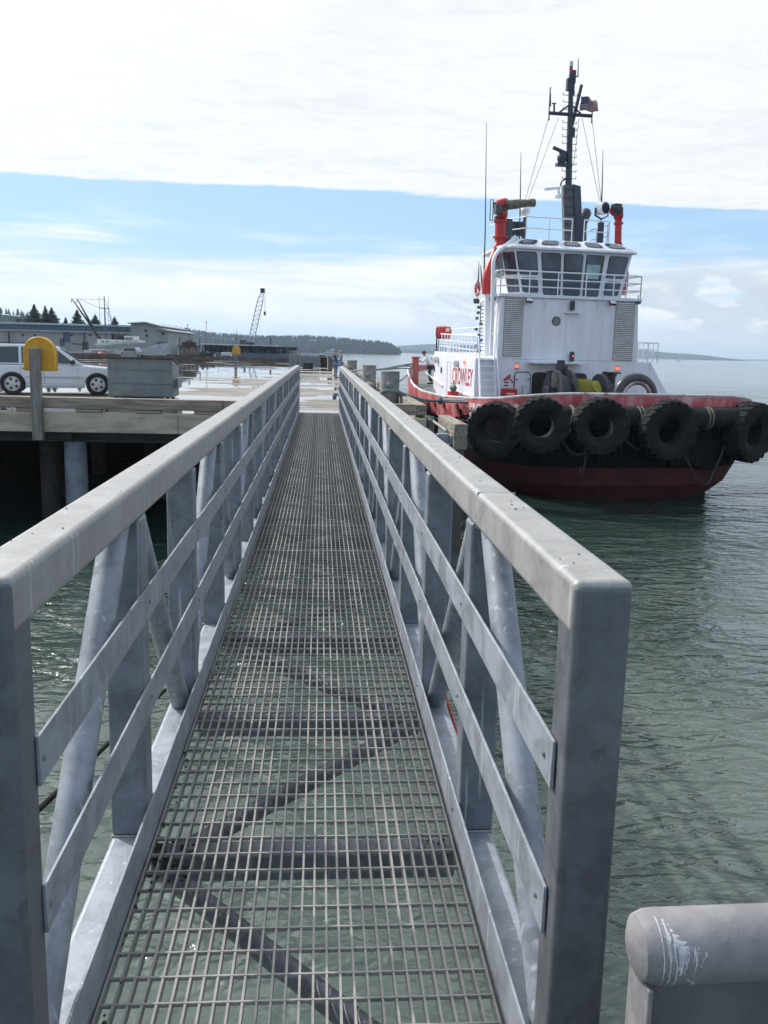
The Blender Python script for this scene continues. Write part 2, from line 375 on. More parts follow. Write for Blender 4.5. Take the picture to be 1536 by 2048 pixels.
# ------------------------------------------------------------------ gangway
XL, XR = -.688, .615        # outer faces of the two trusses
TW = .12                   # tube size
Y0, BAY, NB = 1.707, 1.19, 19
Y1 = Y0+BAY*NB
def make_gangway():
    gw = empty('gangway', (0, 0, 0), 0, 'long galvanised steel gangway with grating floor and truss handrails leading to the pier', 'gangway')
    for sx, xo in ((-1, XL), (1, XR)):
        xi = xo-sx*TW
        a, b = min(xo, xi), max(xo, xi)
        mb = MB(); mb.box(a, b, Y0-.054, Y1+.0575, 1.155, 1.27)
        tr = mb.build('top_rail', M_galvtop, gw, bevel=.016, seg=4)
        # weld seams over the top rail
        for yy in ((2.75, 8.3, 14.2, 20.1) if sx > 0 else (6.6, 12.4, 18.3)): sm = MB(); sm.box(a-.001, b+.001, yy, yy+.005, 1.154, 1.2712); sm.build('weld_seam', M_galv, tr, bevel=.012)
        mb = MB(); mb.box(a, b, Y0-.0575, Y1+.0575, -.055, .06)
        bc = mb.build('bottom_chord', M_galv, gw, bevel=.016, seg=4)
        # posts
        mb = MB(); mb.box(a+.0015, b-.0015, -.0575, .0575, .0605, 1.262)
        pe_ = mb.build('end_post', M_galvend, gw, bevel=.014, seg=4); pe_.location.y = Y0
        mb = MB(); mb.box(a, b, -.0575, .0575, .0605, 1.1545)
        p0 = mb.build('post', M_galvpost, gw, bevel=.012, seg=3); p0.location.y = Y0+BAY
        for k in range(2, NB+1):
            p = dup(p0); p.location.y = Y0+BAY*k
        wb = MB()
        for zz in (.0625,):
            wb.tube([(a+.006, -.060, zz), (b-.006, -.060, zz), (b-.002, -.056, zz), (b-.002, .056, zz), (b-.006, .060, zz), (a+.006, .060, zz), (a+.002, .056, zz), (a+.002, -.056, zz), (a+.006, -.060, zz)], .0045, 6, cap=False)
        w0_ = wb.build('weld_bead', M_galvtop, gw); w0_.location.y = Y0+BAY
        for k in range(2, 10): dup(w0_).location.y = Y0+BAY*k
        # round diagonals in the truss plane, meeting at alternate post heads
        xm = (a+b)/2+sx*.004
        m1 = MB(); m1.tube([(xm, .10, .07), (xm, BAY-.115, 1.15)], .043, 18)
        m2 = MB(); m2.tube([(xm, .115, 1.15), (xm, BAY-.10, .07)], .043, 18)
        d1 = m1.build('diagonal_brace', M_galv, gw); d2 = m2.build('diagonal_brace', M_galv, gw)
        d1.location.y = Y0; d2.location.y = Y0+BAY
        for k in range(2, NB):
            d = dup(d1 if k % 2 == 0 else d2); d.location.y = Y0+BAY*k
        # flat rails on the inner faces
        for z0, z1, nm in ((.808, .915, 'mid_rail'), (.475, .585, 'mid_rail'), (.045, .165, 'toe_plate')):
            mb = MB(); fa, fb = (xi, xi+.008) if sx < 0 else (xi-.008, xi)
            fa, fb = (fa+.001, fb+.001) if sx < 0 else (fa-.001, fb-.001)
            ys = (1.705 if sx > 0 else 1.742, 7.1, 13.1, 19.1, Y1) if nm == 'mid_rail' else (1.62, 8.3, 14.2, Y1)
            for i in range(len(ys)-1): mb.box(fa, fb, ys[i], ys[i+1]-.006, z0, z1)
            r = mb.build(nm, M_galv, gw, bevel=.0015, seg=1)
            bl = MB(); f = fb if sx < 0 else fa; zc_ = (z0+z1)/2
            bl.lathe([(.0065, 0), (.0065, .004), (.005, .005)], 8, Matrix.Translation((f, .02, zc_)) @ Matrix.Rotation(R(90 if sx < 0 else -90), 4, 'Y'))
            b0_ = bl.build('bolt_head', M_under, r); b0_.location.y = Y0+.035
            for k in range(1, NB+1): dup(b0_).location.y = Y0+BAY*k
    # cross beams and horizontal braces below the grating
    xa, xb = XL+TW, XR-TW
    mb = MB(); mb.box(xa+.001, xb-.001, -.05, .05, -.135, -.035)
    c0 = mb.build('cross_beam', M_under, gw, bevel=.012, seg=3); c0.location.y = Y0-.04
    for k in range(1, NB+1):
        c = dup(c0); c.location.y = Y0+BAY*k+.02
    m1 = MB(); m1.tube([(xb-.06, .05, -.085), (xa+.06, BAY-.05, -.085)], .036, 16)
    m2 = MB(); m2.tube([(xa+.06, .05, -.085), (xb-.06, BAY-.05, -.085)], .036, 16)
    b1 = m1.build('floor_brace', M_under, gw); b2 = m2.build('floor_brace', M_under, gw)
    b1.location.y = Y0; b2.location.y = Y0+BAY
    for k in range(2, NB):
        c = dup(b1 if k % 2 == 0 else b2); c.location.y = Y0+BAY*k
    # grating: bearing bars along, twisted cross rods across
    ga, gb = -.560, .482
    mb = MB(); n = 29; ye = Y1+.18
    yy = [Y0-.25, 4.2, 7.8, 11.4, 15.0, 18.6, 22.2, ye]
    for j in range(len(yy)-1):
        for i in range(n):
            x = ga+(gb-ga)*i/(n-1); mb.box(x-.0033, x+.0033, yy[j], yy[j+1]-(.006 if j < len(yy)-2 else 0), -.032, 0)
    y = Y0-.2; i = 0
    while y < ye:
        mb.box(ga, gb, y-.003, y+.003, -.010, .0012)
        for k in range(n-1):            # twist of the rod seen between bars when near
            if y < 5:
                x = ga+(gb-ga)*(k+.5)/(n-1)
                mb.box(x-.006, x+.006, y-.0042, y+.0042, -.0095, .0002)
        y += .1016; i += 1
    mb.build('grating', M_grate, gw, smooth=0)
    # hinge plate on the pier
    mb = MB(); mb.box(ga-.02, gb+.02, Y1+.19, Y1+.55, -.07, -.012)
    mb.build('threshold_plate', M_deckplate, gw, bevel=.01)
    # mud and gull dirt on one beam end
    mb = MB(); rr = random.Random(3)
    for k in range(60):
        x = xa+.02+abs(rr.gauss(0, .06)); yv = 2.85+rr.gauss(0, .06)
        mb.ball((x, yv, -.030+rr.random()*.012), .004+rr.random()*.007, 1.3, 1.2, .6, 6)
    for k in range(22):
        mb.ball((xb-.01-abs(rr.gauss(0, .08)), 2.9+rr.gauss(0, .05), -.030+rr.random()*.01), .003+rr.random()*.006, 1.3, 1.2, .6, 6)
    for k in range(50):
        x = ga+.03*rr.random()*1.5; mb.ball((x, 1.6+rr.random()*4, .002), .003+rr.random()*.004, 1, 1.2, .7, 6)
    tag(mb.build('dirt', mat('dark_dirt', (.035, .028, .022), .9), gw), kind='stuff')
    # small specks on the top rails
    mb = MB()
    for k in range(46):
        s = rr.random() < .5; x = (rr.uniform(XL+.012, XL+.10) if s else rr.uniform(XR-.10, XR-.012))
        mb.ball((x, 1.8+rr.random()**1.6*10, 1.2715), .0016+rr.random()*.0024, 1, 1.5, .5, 6)
    tag(mb.build('dirt', MATS['dark_dirt'], gw), kind='stuff')
    return gw
M_deckplate = mat('worn_threshold_steel', (.30, .31, .32), .5, .3, c2=(.2, .2, .2), scale=3)
make_gangway()

# pipe-capped rail end beside the gangway
def make_pipe_rail():
    p = at(1252, 1830, 1.30)
    o = empty('pipe_rail', (p.x+.02, 1.32, -.1), 0, 'grey steel rail capped with a fat pipe streaked with white bird droppings', 'rail')
    M_p = mat('purple_grey_steel', (.25, .24, .245), .6, c2=(.17, .165, .175), scale=6, c3=(.33, .31, .29), s3=4, t3=(.55, .75), bump=.002, bscale=40)
    z = .828
    mb = MB(); mb.lathe([(.001, 0), (.036, .003), (.052, .011), (.059, .028), (.060, .05), (.060, .9)], 40, Matrix.Translation((0, 0, z-.005)) @ Matrix.Rotation(R(89), 4, 'Y'))
    mb.build('pipe_cap', M_p, o)
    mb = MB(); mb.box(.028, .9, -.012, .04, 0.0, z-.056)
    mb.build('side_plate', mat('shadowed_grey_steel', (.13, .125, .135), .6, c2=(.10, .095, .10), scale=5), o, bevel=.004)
    mb = MB(); mb.box(.018, .0275, -.046, .046, 0, z-.054)
    mb.build('end_plate', M_p, o, bevel=.003)
    # dried white runs following the pipe's curve
    mb = MB(); rr = random.Random(5)
    def patch(x0, pts, r=.0607):
        # pts: (angle from top toward camera, x offset left, x offset right)
        vs = []; fs = []
        for a, l, rgt in pts:
            for xx in (l, rgt):
                vs.append((x0+xx, -r*math.sin(a), z-.005+r*math.cos(a)))
        for i in range(len(pts)-1): fs.append((2*i, 2*i+1, 2*i+3, 2*i+2))
        mb.add(vs, fs)
    def run(x0, a0, a1, w, jit=.004, thick=1.0):
        n = 14; pts = []
        for i in range(n+1):
            t = i/n; ww = w*(.5+.5*math.sin(math.pi*min(1, t*1.2)))*(1-t*.6)+rr.uniform(0, .001)
            c = rr.uniform(-jit, jit)*.3+math.sin(t*3)*jit
            pts.append((a0+(a1-a0)*t, c-ww, c+ww))
        patch(x0, pts)
    run(.062, .25, 1.75, .010, .004); run(.044, .2, 2.4, .0018, .002); run(.052, .9, 2.5, .002, .004)
    run(.078, 1.9, 2.4, .003, .012); run(.100, .3, .9, .006, .003); run(.145, -.3, .55, .0045, -.004); run(.156, .15, .7, .002)
    for k in range(26): run(.06+rr.uniform(-.02, .035), .2+rr.random()*.9, .9+rr.random()*.9, .0012, .004)
    for k in range(12): run(.14+rr.uniform(-.02, .05), -.2+rr.random()*.5, .2+rr.random()*.5, .0011, .003)
    run(.095, .5, 1.5, .0012, .010); run(.034, .1, 2.2, .0012, .001)
    mb.build('bird_droppings', mat('bird_lime', (.55, .55, .57), .9, c2=(.38, .37, .39), scale=60), o, smooth=0)
make_pipe_rail()

# ------------------------------------------------------------------ pier
def make_pier():
    pr = empty('pier', (0, 0, 0), 0, 'wide wooden and asphalt pier with puddles and a timber edge rail', 'pier')
    # deck with puddles
    m = bpy.data.materials.new('wet_pier_asphalt'); m.use_nodes = True
    q = NG(m.node_tree); b = m.node_tree.nodes['Principled BSDF']
    pos = q.new('ShaderNodeNewGeometry').outputs['Position']
    px_, py_, pz_ = q.sep(pos)
    n = q.noise(pos, .16, 4, .55, .3); n2 = q.noise(pos, 3.0, 5, .6)
    mp = q.new('ShaderNodeMapping'); q.link(pos, mp.inputs[0]); mp.inputs['Scale'].default_value = (.55, .85, 1)
    pn = q.noise(mp.outputs[0], .26, 5, .55, .5)
    bias = q.math('ADD', q.math('MULTIPLY', q.step(py_, 40, 80), .07), q.math('MULTIPLY', q.step(px_, .5, -5.0), .085))
    near = q.math('MULTIPLY', q.step(py_, 27.6, 26.4), .35)            # pool at the gangway's landing
    near = q.math('MULTIPLY', near, q.step(px_, 1.2, .6))
    v = q.math('ADD', q.math('ADD', pn, bias), near)
    wet = q.step(v, .55, .568)
    damp = q.step(v, .47, .54)
    dry = q.mix(n2, (.225, .20, .175), (.29, .262, .23)); dry = q.mix(q.step(n, .42, .66, 0, .6), dry, (.18, .165, .15))
    c = q.mix(damp, dry, (.16, .15, .135)); c = q.mix(wet, c, (.05, .05, .048))
    q.link(c, b.inputs['Base Color'])
    q.link(q.step(wet, 0, 1, .82, .025), b.inputs['Roughness'])
    q.link(q.step(wet, 0, 1, .3, .8), b.inputs['Specular IOR Level'])
    bn = q.new('ShaderNodeBump'); bn.inputs['Distance'].default_value = .012
    q.link(q.math('MULTIPLY', q.noise(pos, 30, 3, .6), q.math('SUBTRACT', 1.0, wet)), bn.inputs['Height']); q.link(bn.outputs[0], b.inputs['Normal'])
    mb = MB(); mb.box(-70, 2.95, FY+.31, 116, DZ-.35, DZ); mb.build('deck', m, pr, smooth=0)
    # front edge: fascia planks, bull rail on blocks
    mb = MB(); x = -60; rr = random.Random(2)
    while x < 2.9:
        x2 = min(x+rr.choice((4.9, 6.1)), 2.9)
        mb.box(x, x2-.01, FY, FY+.30, DZ-.54, DZ-.012+rr.uniform(-.004, .004)); x = x2
    mb.build('fascia_board', M_fascia, pr, bevel=.015)
    def bull(x0, x1, y):
        mb = MB(); x = x0
        while x < x1-.1:
            x2 = min(x+rr.choice((4.2, 5.5, 6.1)), x1); mb.box(x, x2-.012, y, y+.3, DZ+.092, DZ+.385); x = x2
        return mb.build('edge_rail', M_wood, pr, bevel=.018)
    bull(-60, -.82, FY-.02); bull(.74, 2.6, FY-.02)
    mb = MB(); mb.box(-.33, .33, FY, FY+.27, DZ+.001, DZ+.091); bk = mb.build('rail_block', M_wood, pr, bevel=.01)
    xs = [-1.5-1.55*k for k in range(1, 14)]
    bk.location.x = -1.5
    for x in xs: dup(bk).location.x = x
    dup(bk).location.x = 1.3
    # right-hand edge rail along the berth
    mb = MB(); y = FY+.3
    while y < 115:
        y2 = min(y+rr.choice((5.5, 6.1, 4.9)), 115); mb.box(2.62, 2.92, y, y2-.012, DZ+.075, DZ+.36); y = y2
    mb.build('edge_rail', M_woody, pr, bevel=.018)
    mb = MB(); mb.box(2.64, 2.9, 0, .6, DZ+.001, DZ+.074); rb = mb.build('rail_block', M_woody, pr); rb.location.y = FY+.6
    for k in range(1, 40): dup(rb).location.y = FY+.6+k*2.3
    # far edge rail
    mb = MB(); x = -55
    while x < 2.2:
        x2 = x+rr.choice((5.0, 6.2)); mb.box(x, min(x2, 2.2)-.04, 115.2, 115.55, DZ+.1, DZ+.55+rr.uniform(-.05, .08)); x = x2
    mb.build('edge_rail', mat('dark_brown_timber', (.085, .055, .04), .85, c2=(.14, .10, .08), scale=1.5), pr)
    # side skirt of the berth face
    mb = MB(); mb.box(2.96, 3.12, FY+.1, 115, DZ-.62, DZ-.02); mb.build('fascia_board', M_woody, pr, bevel=.015)
    # steel caps and piles underneath
    mb = MB()
    for yy in (FY+.55, FY+6.5, FY+12.5, FY+18.5): 
        mb.box(-60, 2.9, yy, yy+.32, DZ-.39-.04, DZ-.351); mb.box(-60, 2.9, yy+.13, yy+.19, DZ-.80, DZ-.43); mb.box(-60, 2.9, yy, yy+.32, DZ-.84, DZ-.80)
    for k in range(18): mb.box(-58+k*3.4, -57.7+k*3.4, FY+.32, 60, DZ-.75, DZ-.36)
    mb.build('cap_beam', mat('dark_green_steel', (.05, .065, .06), .7, c2=(.03, .035, .035), scale=2), pr)
    mb = MB(); mb.cyl((0, 0, -6), (0, 0, DZ-.85), .30, 24); p1 = mb.build('pile', M_pile, pr)
    p1.location = (at(153, 950, FY+.8).x, FY+.8, 0)
    mbd = MB(); mbd.cyl((0, 0, -6), (0, 0, DZ-.85), .27, 18); p2 = mbd.build('pile', M_dkpile, pr)
    p2.location = (at(100, 950, FY+3).x, FY+3.0, 0)
    for xx, yy_ in ((-11.5, 24.9), (-15, 24.9), (-2.2, 25.2), (1.6, 25.0), (-9, 31), (-5.2, 31), (-1.5, 31), (2.4, 31), (-12.5, 31), (-9, 37), (-5, 37), (-1, 37), (2.5, 37), (-16, 31), (-14, 37),
                    (2.5, 43), (-3, 43), (-8, 43), (2.5, 49), (2.5, 55), (2.5, 61), (2.5, 70), (2.5, 80), (-19, 24.9), (-24, 25)):
        d = dup(p2); d.location = (xx, yy_, 0)
    mb = MB(); mb.box(-70, 2.8, 66, 66.4, -6, DZ-.36); mb.build('bulkhead', M_dkpile, pr)
    return pr
make_pier()

# timber fender block and its steel bracket at the pier corner
def make_fender_block():
    a = at(909, 848, 21.2); b = at(934, 850, 21.2)
    o = empty('fender_pile', (0, 0, 0), 0, 'square weathered timber fender pile at the corner of the pier beside the tug', 'pile')
    mb = MB(); mb.box(a.x, b.x+.02, 21.2, 24.2, a.z-.62, a.z+.0)
    mb.build('timber_cap', M_woody, o, bevel=.02)
    mb = MB(); mb.box(a.x+.04, b.x-.02, 21.35, 21.75, -5, a.z-.622)
    mb.build('post', mat('algae_dark_post', (.07, .065, .06), .8, c2=(.12, .12, .12), scale=1.2), o, bevel=.02)
    mb = MB(); mb.box(a.x-.42, a.x-.01, 21.4, 21.9, a.z-.50, a.z-.46); mb.box(a.x-.42, a.x-.38, 21.4, 23.6, a.z-.46, a.z-.30); mb.box(a.x-.06, a.x-.01, 21.4, 23.6, a.z-.46, a.z-.30)
    mb.box(a.x-.36, a.x-.08, 21.5, 21.7, a.z-.45, a.z-.27); mb.cyl((a.x-.22, 21.45, a.z-.36), (a.x-.22, 21.55, a.z-.36), .05, 12)
    mb.build('steel_bracket', M_galv, o, bevel=.006)
    return o
make_fender_block()

def bollard(px0, px1, ytop, Y, label):
    a = at(px0, ytop, Y); b = at(px1, ytop, Y); r = (b.x-a.x)/2; cx = (a.x+b.x)/2; H = (a.z+b.z)/2-DZ
    o = empty('bollard', (cx, Y, DZ), 0, label, 'bollard', 'steel pile bollards along the berth edge')
    mb = MB(); mb.lathe([(r, 0), (r, H-.05), (r*1.015, H-.045), (r*1.015, H-.01), (r*.98, H)], 40); mb.build('shaft', M_conc, o)
    mb = MB(); zc_ = H*.62; M = Matrix.Translation((-.05, -r+.015, zc_)) @ Matrix.Rotation(R(90), 4, 'X')
    mb.lathe([(r*.42, 0), (r*.42, .05), (r*.30, .055), (r*.30, .17), (r*.26, .19)], 24, M); mb.build('pin_end', M_conc, o)
    mb = MB(); mb.lathe([(r*1.35, 0), (r*1.35, .03), (r*1.02, .03)], 32); mb.build('base_ring', M_conc, o)
    return o
bl1 = bollard(762, 799.5, 742, 29.6, 'nearest grey steel bollard on the berth edge with a green rope looped round its foot')
bl2 = bollard(725, 752.5, 730, 41.5, 'middle grey steel bollard of three on the berth edge, crossed by two grey lines')
bl3 = bollard(694, 714, 720.5, 57.5, 'farthest grey steel bollard on the berth edge, right behind the two talking people')

def cleat(Y, x, label):
    o = empty('mooring_cleat', (x, Y, DZ), 0, label, 'cleat', 'low mooring horns on the pier')
    mb = MB(); mb.lathe([(.24, 0), (.22, .08), (.15, .16), (.15, .34), (.20, .44), (.22, .52), (.16, .60), (.03, .64)], 24)
    mb.build('horn', M_conc, o)
    mb = MB(); mb.box(-.35, .35, -.3, .3, 0, .04); mb.build('base_plate', M_conc, o, bevel=.01)
cleat(34.0, at(738, 770, 34).x+.0, 'low round mooring post between the nearest and middle bollards')
cleat(48.0, at(710, 750, 48).x, 'low round mooring post between the middle and farthest bollards')

# life ring cabinets: seen from behind, the post in front
def ring_cabinet(px0, px1, ytop, ybot, pxp0, pxp1, yptop, z0, Y, label, detail=True):
    a = at(px0, ybot, Y); b = at(px1, ytop, Y); cx = (a.x+b.x)/2; w = (b.x-a.x)/2; zt = b.z; zb = a.z
    c = at(pxp0, yptop, Y-.05); d = at(pxp1, yptop, Y-.05)
    o = empty('life_ring_cabinet', (cx, Y, z0), 0, label, 'life ring cabinet', 'yellow life ring cabinets on posts')
    zt -= z0; zb -= z0
    mb = MB(); pts = [(-w, zb), (w, zb)]
    for k in range(17):
        t = math.pi*k/16; pts.append((w*math.cos(t), zt-w+w*math.sin(t)))
    mb.prism(pts, 0, .24); mb.build('cabinet', M_yel, o, bevel=.03, seg=3)
    mb = MB(); pts = [(x*1.04, zz+(.0 if zz > zb+.1 else 0)) for x, zz in pts]; mb.prism(pts, .20, .25)
    mb.build('door_rim', M_yel, o, bevel=.008)
    mb = MB(); mb.box(c.x-cx, d.x-cx, -.20, -.003, 0, c.z-z0); mb.build('post', M_woodv, o, bevel=.012)
    return o
ring_cabinet(47, 107, 674, 741, 60, 80.5, 696, -.84, FY-.03, 'large yellow arched life ring cabinet on a timber post beside the white car')
ring_cabinet(464.5, 480, 692, 709, 469, 474, 706, DZ, 88, 'small distant orange yellow life ring cabinet standing among the puddles')

# ------------------------------------------------------------------ dumpster
def make_dumpster():
    Y = 31.0; a = at(217, 796, Y); b = at(345, 796, Y); w = b.x-a.x; zt = at(217, 716, Y).z-DZ
    o = empty('dumpster', (a.x, Y, DZ), R(2), 'grey steel dumpster with black lid beside the white car', 'dumpster')
    mb = MB(); mb.prism([(0, .06), (1.75, .06), (1.75, zt-.25), (0, zt)], 0, w, 'x')
    mb.build('bin', M_dump, o, bevel=.01)
    mb = MB()
    for z in (.10, zt*.38, zt*.73): mb.box(-.012, w+.012, -.028, -.002, z, z+.035)
    for x in (0, w-.05): mb.box(x, x+.05, -.026, -.001, .06, zt-.02)
    mb.build('side_ribs', M_dump, o, bevel=.004)
    mb = MB(); mb.add([(-.04, -.06, zt+.002), (w+.04, -.06, zt+.002), (w+.04, 1.82, zt-.235), (-.04, 1.82, zt-.235), (-.04, -.06, zt+.05), (w+.04, -.06, zt+.05), (w+.04, 1.82, zt-.185), (-.04, 1.82, zt-.185)],
                      [(0, 3, 2, 1), (4, 5, 6, 7), (0, 1, 5, 4), (1, 2, 6, 5), (2, 3, 7, 6), (3, 0, 4, 7)])
    for k in range(9): 
        x = .1+k*(w-.2)/8; mb.box(x-.02, x+.02, -.05, -.02, zt+.05, zt+.075)
    mb.build('lid', M_dumplid, o, bevel=.01)
    mb = MB(); mb.box(w+.002, w+.14, .25, 1.35, zt*.30, zt*.48); mb.box(w+.10, w+.15, .22, 1.38, zt*.27, zt*.51); mb.build('fork_pocket', M_dump, o, bevel=.01)
    mb = MB()
    for x in (.15, w-.25):
        for y in (.15, 1.5): mb.box(x, x+.12, y, y+.12, 0, .059)
    mb.build('skid_foot', M_dumplid, o)
make_dumpster()

# ------------------------------------------------------------------ cars
def wheel(parent, x, y, z, r, side):
    S = Matrix.Translation((x, y, z)) @ Matrix.Rotation(R(90)*side, 4, 'X')
    mb = MB(); mb.lathe([(r*.62, -.10), (r*.88, -.115), (r*.985, -.09), (r, -.05), (r, .06), (r*.985, .095), (r*.9, .115), (r*.66, .10), (r*.64, .03)], 36, S, closed=True)
    w = mb.build('wheel', M_tyre, parent)
    mb = MB(); mb.lathe([(r*.63, .02), (r*.64, .10), (r*.60, .10), (r*.58, .05), (r*.16, .055), (r*.15, .08), (r*.02, .085)], 30, S)
    rim = mb.build('rim', M_alloy, w)
    mb = MB()
    for k in range(5):
        a = 2*math.pi*(k+.5)/5
        mb.box(r*.28, r*.54, -.035*1.2, .035*1.2, .051, .057, S @ Matrix.Rotation(a, 4, 'Z'))
    mb.build('rim_openings', M_trim, rim)
    return w
def make_suv(loc, rz, label):
    o = empty('parked_car', loc, rz, label, 'car', 'cars parked on the pier')
    # local: +x forward, near side is -y; length 4.8 x from -2.4..2.4
    L, Wd = 2.38, .90
    def loft(side_pts, inset):      # half-section prism with tumblehome
        pass
    # lower body: profile in x,z extruded across with rounded edges
    prof = [(-2.36, .42), (-2.40, .62), (-2.38, .98), (-2.30, 1.02), (.95, 1.04), (1.05, 1.03), (1.9, .955), (2.25, .86), (2.36, .74), (2.40, .50), (2.30, .34), (1.98, .30)]
    def arch(cx, r=.42):
        return [(cx+r*math.cos(math.pi*k/12), .30+.06+r*math.sin(math.pi*k/12)) for k in range(13)]
    bot = arch(1.42)[0:13]+[(.98, .27), (-.90, .27)]+arch(-1.36)[0:13]+[(-1.80, .32)]
    mb = MB(); mb.prism(prof+bot, -Wd, Wd); body = mb.build('body', M_car, o, bevel=.05, seg=3)
    # greenhouse with tumblehome
    roof = [(-2.22, 1.04), (-2.12, 1.66), (-1.9, 1.72), (-.2, 1.74), (.10, 1.68), (.98, 1.05)]
    vs = [(x, -Wd+.03+(z-1.04)*.20, z) for x, z in roof]+[(x, Wd-.03-(z-1.04)*.20, z) for x, z in roof]; n = len(roof)
    mb = MB(); mb.add(vs, [tuple(range(n)), tuple(range(2*n-1, n-1, -1))]+[(i, n+i, n+(i+1) % n, (i+1) % n) for i in range(n)])
    mb.build('cabin', M_car, o, bevel=.035, seg=3)
    def sidewin(pts, nm, s):
        mb = MB(); q = [(x, s*(-(Wd-.03)+(z-1.04)*.20-.006), z) for x, z in pts]; q2 = [(x, y+s*.02, z) for x, y, z in q]
        k = len(pts); mb.add(q+q2, [tuple(range(k)), tuple(range(2*k-1, k-1, -1))]+[(i, k+i, k+(i+1) % k, (i+1) % k) for i in range(k)])
        w = mb.build(nm, M_carglass, o)
        cx = sum(p[0] for p in pts)/k; cz = sum(p[1] for p in pts)/k
        mb = MB(); q = [(cx+(x-cx)*1.05, s*(-(Wd-.03)+(cz+(z-cz)*1.09-1.04)*.20-.003), cz+(z-cz)*1.09) for x, z in pts]; q2 = [(x, y+s*.015, z) for x, y, z in q]
        mb.add(q+q2, [tuple(range(k)), tuple(range(2*k-1, k-1, -1))]+[(i, k+i, k+(i+1) % k, (i+1) % k) for i in range(k)])
        mb.build('window_seal', M_trim, w)
    for s in (1, -1):
        sidewin([(-2.02, 1.12), (-1.96, 1.60), (-1.15, 1.62), (-1.15, 1.12)], 'window', s)
        sidewin([(-1.02, 1.12), (-1.02, 1.62), (-.36, 1.62), (-.36, 1.12)], 'window', s)
        sidewin([(-.26, 1.12), (-.26, 1.62), (-.08, 1.62), (.10, 1.55), (.66, 1.12)], 'window', s)
    mb = MB(); mb.add([(.915, -.74, 1.10), (.915, .74, 1.10), (.20, .66, 1.63), (.20, -.66, 1.63), (.945, -.74, 1.12), (.945, .74, 1.12), (.23, .66, 1.65), (.23, -.66, 1.65)],
                      [(0, 1, 2, 3), (4, 7, 6, 5), (0, 4, 5, 1), (1, 5, 6, 2), (2, 6, 7, 3), (3, 7, 4, 0)]); mb.build('windscreen', M_carglass, o)
    for x in (-1.36, 1.42):
        wheel(o, x, -.80, .39, .39, 1); wheel(o, x, .80, .39, .39, -1)
    mb = MB(); mb.box(-.90, .96, -.93, -.895, .60, .66); mb.box(-.95, 1.0, -.915, -.87, .26, .36); mb.build('side_moulding', mat('silver_moulding', (.45, .46, .48), .4, .3), o, bevel=.006)
    mb = MB(); mb.box(2.26, 2.46, -.86, .86, .42, .62); mb.box(-2.48, -2.28, -.86, .86, .42, .64); mb.build('bumper', M_trim, o, bevel=.04, seg=3)
    for s in (-1, 1):
        mb = MB(); mb.box(2.20, 2.385, s*.56-.16, s*.56+.30*.5, .66, .82); mb.build('headlight', M_lampc, o, bevel=.02)
        mb = MB(); mb.box(-2.41, -2.34, s*.76-.08, s*.76+.08, .70, 1.00); mb.build('tail_light', M_lampr, o)
        mb = MB(); mb.ball((.62, s*1.02, 1.16), .10, .9, 1.2, .95, 12); mb.box(.58, .66, min(s*.86, s*1.0), max(s*.86, s*1.0), 1.10, 1.15); mb.build('wing_mirror', M_trim, o)
    for x0, x1 in ((-.31, .78), (-1.08, -.33)):
        mb = MB(); y = -Wd-.0015
        for (xa, za, xb, zb) in ((x0, .40, x0, 1.02), (x1, .40, x1, 1.02), (x0, .40, x1, .40)):
            mb.bar((xa, y, za), (xb, y, zb), .006, .006)
        d = mb.build('door_seam', M_trim, o)
        mb = MB(); mb.box(x0+.06, x0+.22, -.925, -.898, .90, .935); mb.build('door_handle', M_trim, o, bevel=.006)
    mb = MB(); mb.box(-1.9, -.2, -.60, -.57, 1.75, 1.78); mb.box(-1.9, -.2, .57, .60, 1.75, 1.78); mb.build('roof_rack', M_trim, o)
    mb = MB(); mb.box(.1, .3, -.3, -.05, .95, 1.35); mb.box(-.6, -.35, -.55, -.1, .95, 1.5); mb.build('seat', M_trim, o)
    return o
pf = atz(196, 792, DZ); pb = atz(28, 789.5, DZ)
print('suv wheels', pf, pb)
rz = R(14)
fw = Vector((math.cos(rz), math.sin(rz), 0)); rt = Vector((fw.y, -fw.x, 0))
sc_ = 1.0
mid = atz(196, 791.5, DZ)-fw*1.42-rt*.90
make_suv((mid.x, mid.y, DZ), rz, 'white estate SUV parked beside the grey dumpster')

# ------------------------------------------------------------------ tug
TY = R(9)
T0 = Vector((11.9, 31.5, 0))
TM = Matrix.Translation(T0) @ Matrix.Rotation(TY, 4, 'Z')
TI = TM.inverted()
def tl(px, py, v):
    """photo pixel -> tug-local point on the plane v metres forward of the stern"""
    o = TI @ Vector((0, 0, CZ)); d = (TI.to_3x3()) @ ray(px, py)
    return o+d*((v-o.y)/d.y)
tug = empty('tugboat', T0, TY, 'red and white harbour tugboat moored alongside the pier', 'tugboat')
def interp(tab, x):
    if x <= tab[0][0]: return tab[0][1]
    for (a, b), (c, d) in zip(tab, tab[1:]):
        if x <= c: return b+(d-b)*(x-a)/(c-a)
    return tab[-1][1]
sheer = lambda v: interp([(0, .34), (.25, .33), (.9, .20), (1.8, .06), (3, -.02), (6.5, -.12), (10, -.08), (13, .12), (16, .45), (20, .62), (25, .75), (30, .9)], v)
deckz = lambda v: interp([(0, -.75), (6, -.95), (10, -.9), (13, -.55), (15, 0.0), (30, .7)], v)
half = [(0, 0), (1.6, .04), (3.1, .28), (4.4, .85), (5.25, 1.8), (5.75, 3.1), (5.95, 5), (5.95, 8), (5.8, 11), (5.35, 14), (4.6, 17.5), (3.7, 21), (2.6, 24.5), (1.4, 27), (0, 28.6)]
hc = cat_rom([(a, b, 0) for a, b in half], 5)
outl = [(p.x, p.y) for p in hc]+[(-p.x, p.y) for p in hc[-2:0:-1]]
NO = len(outl)
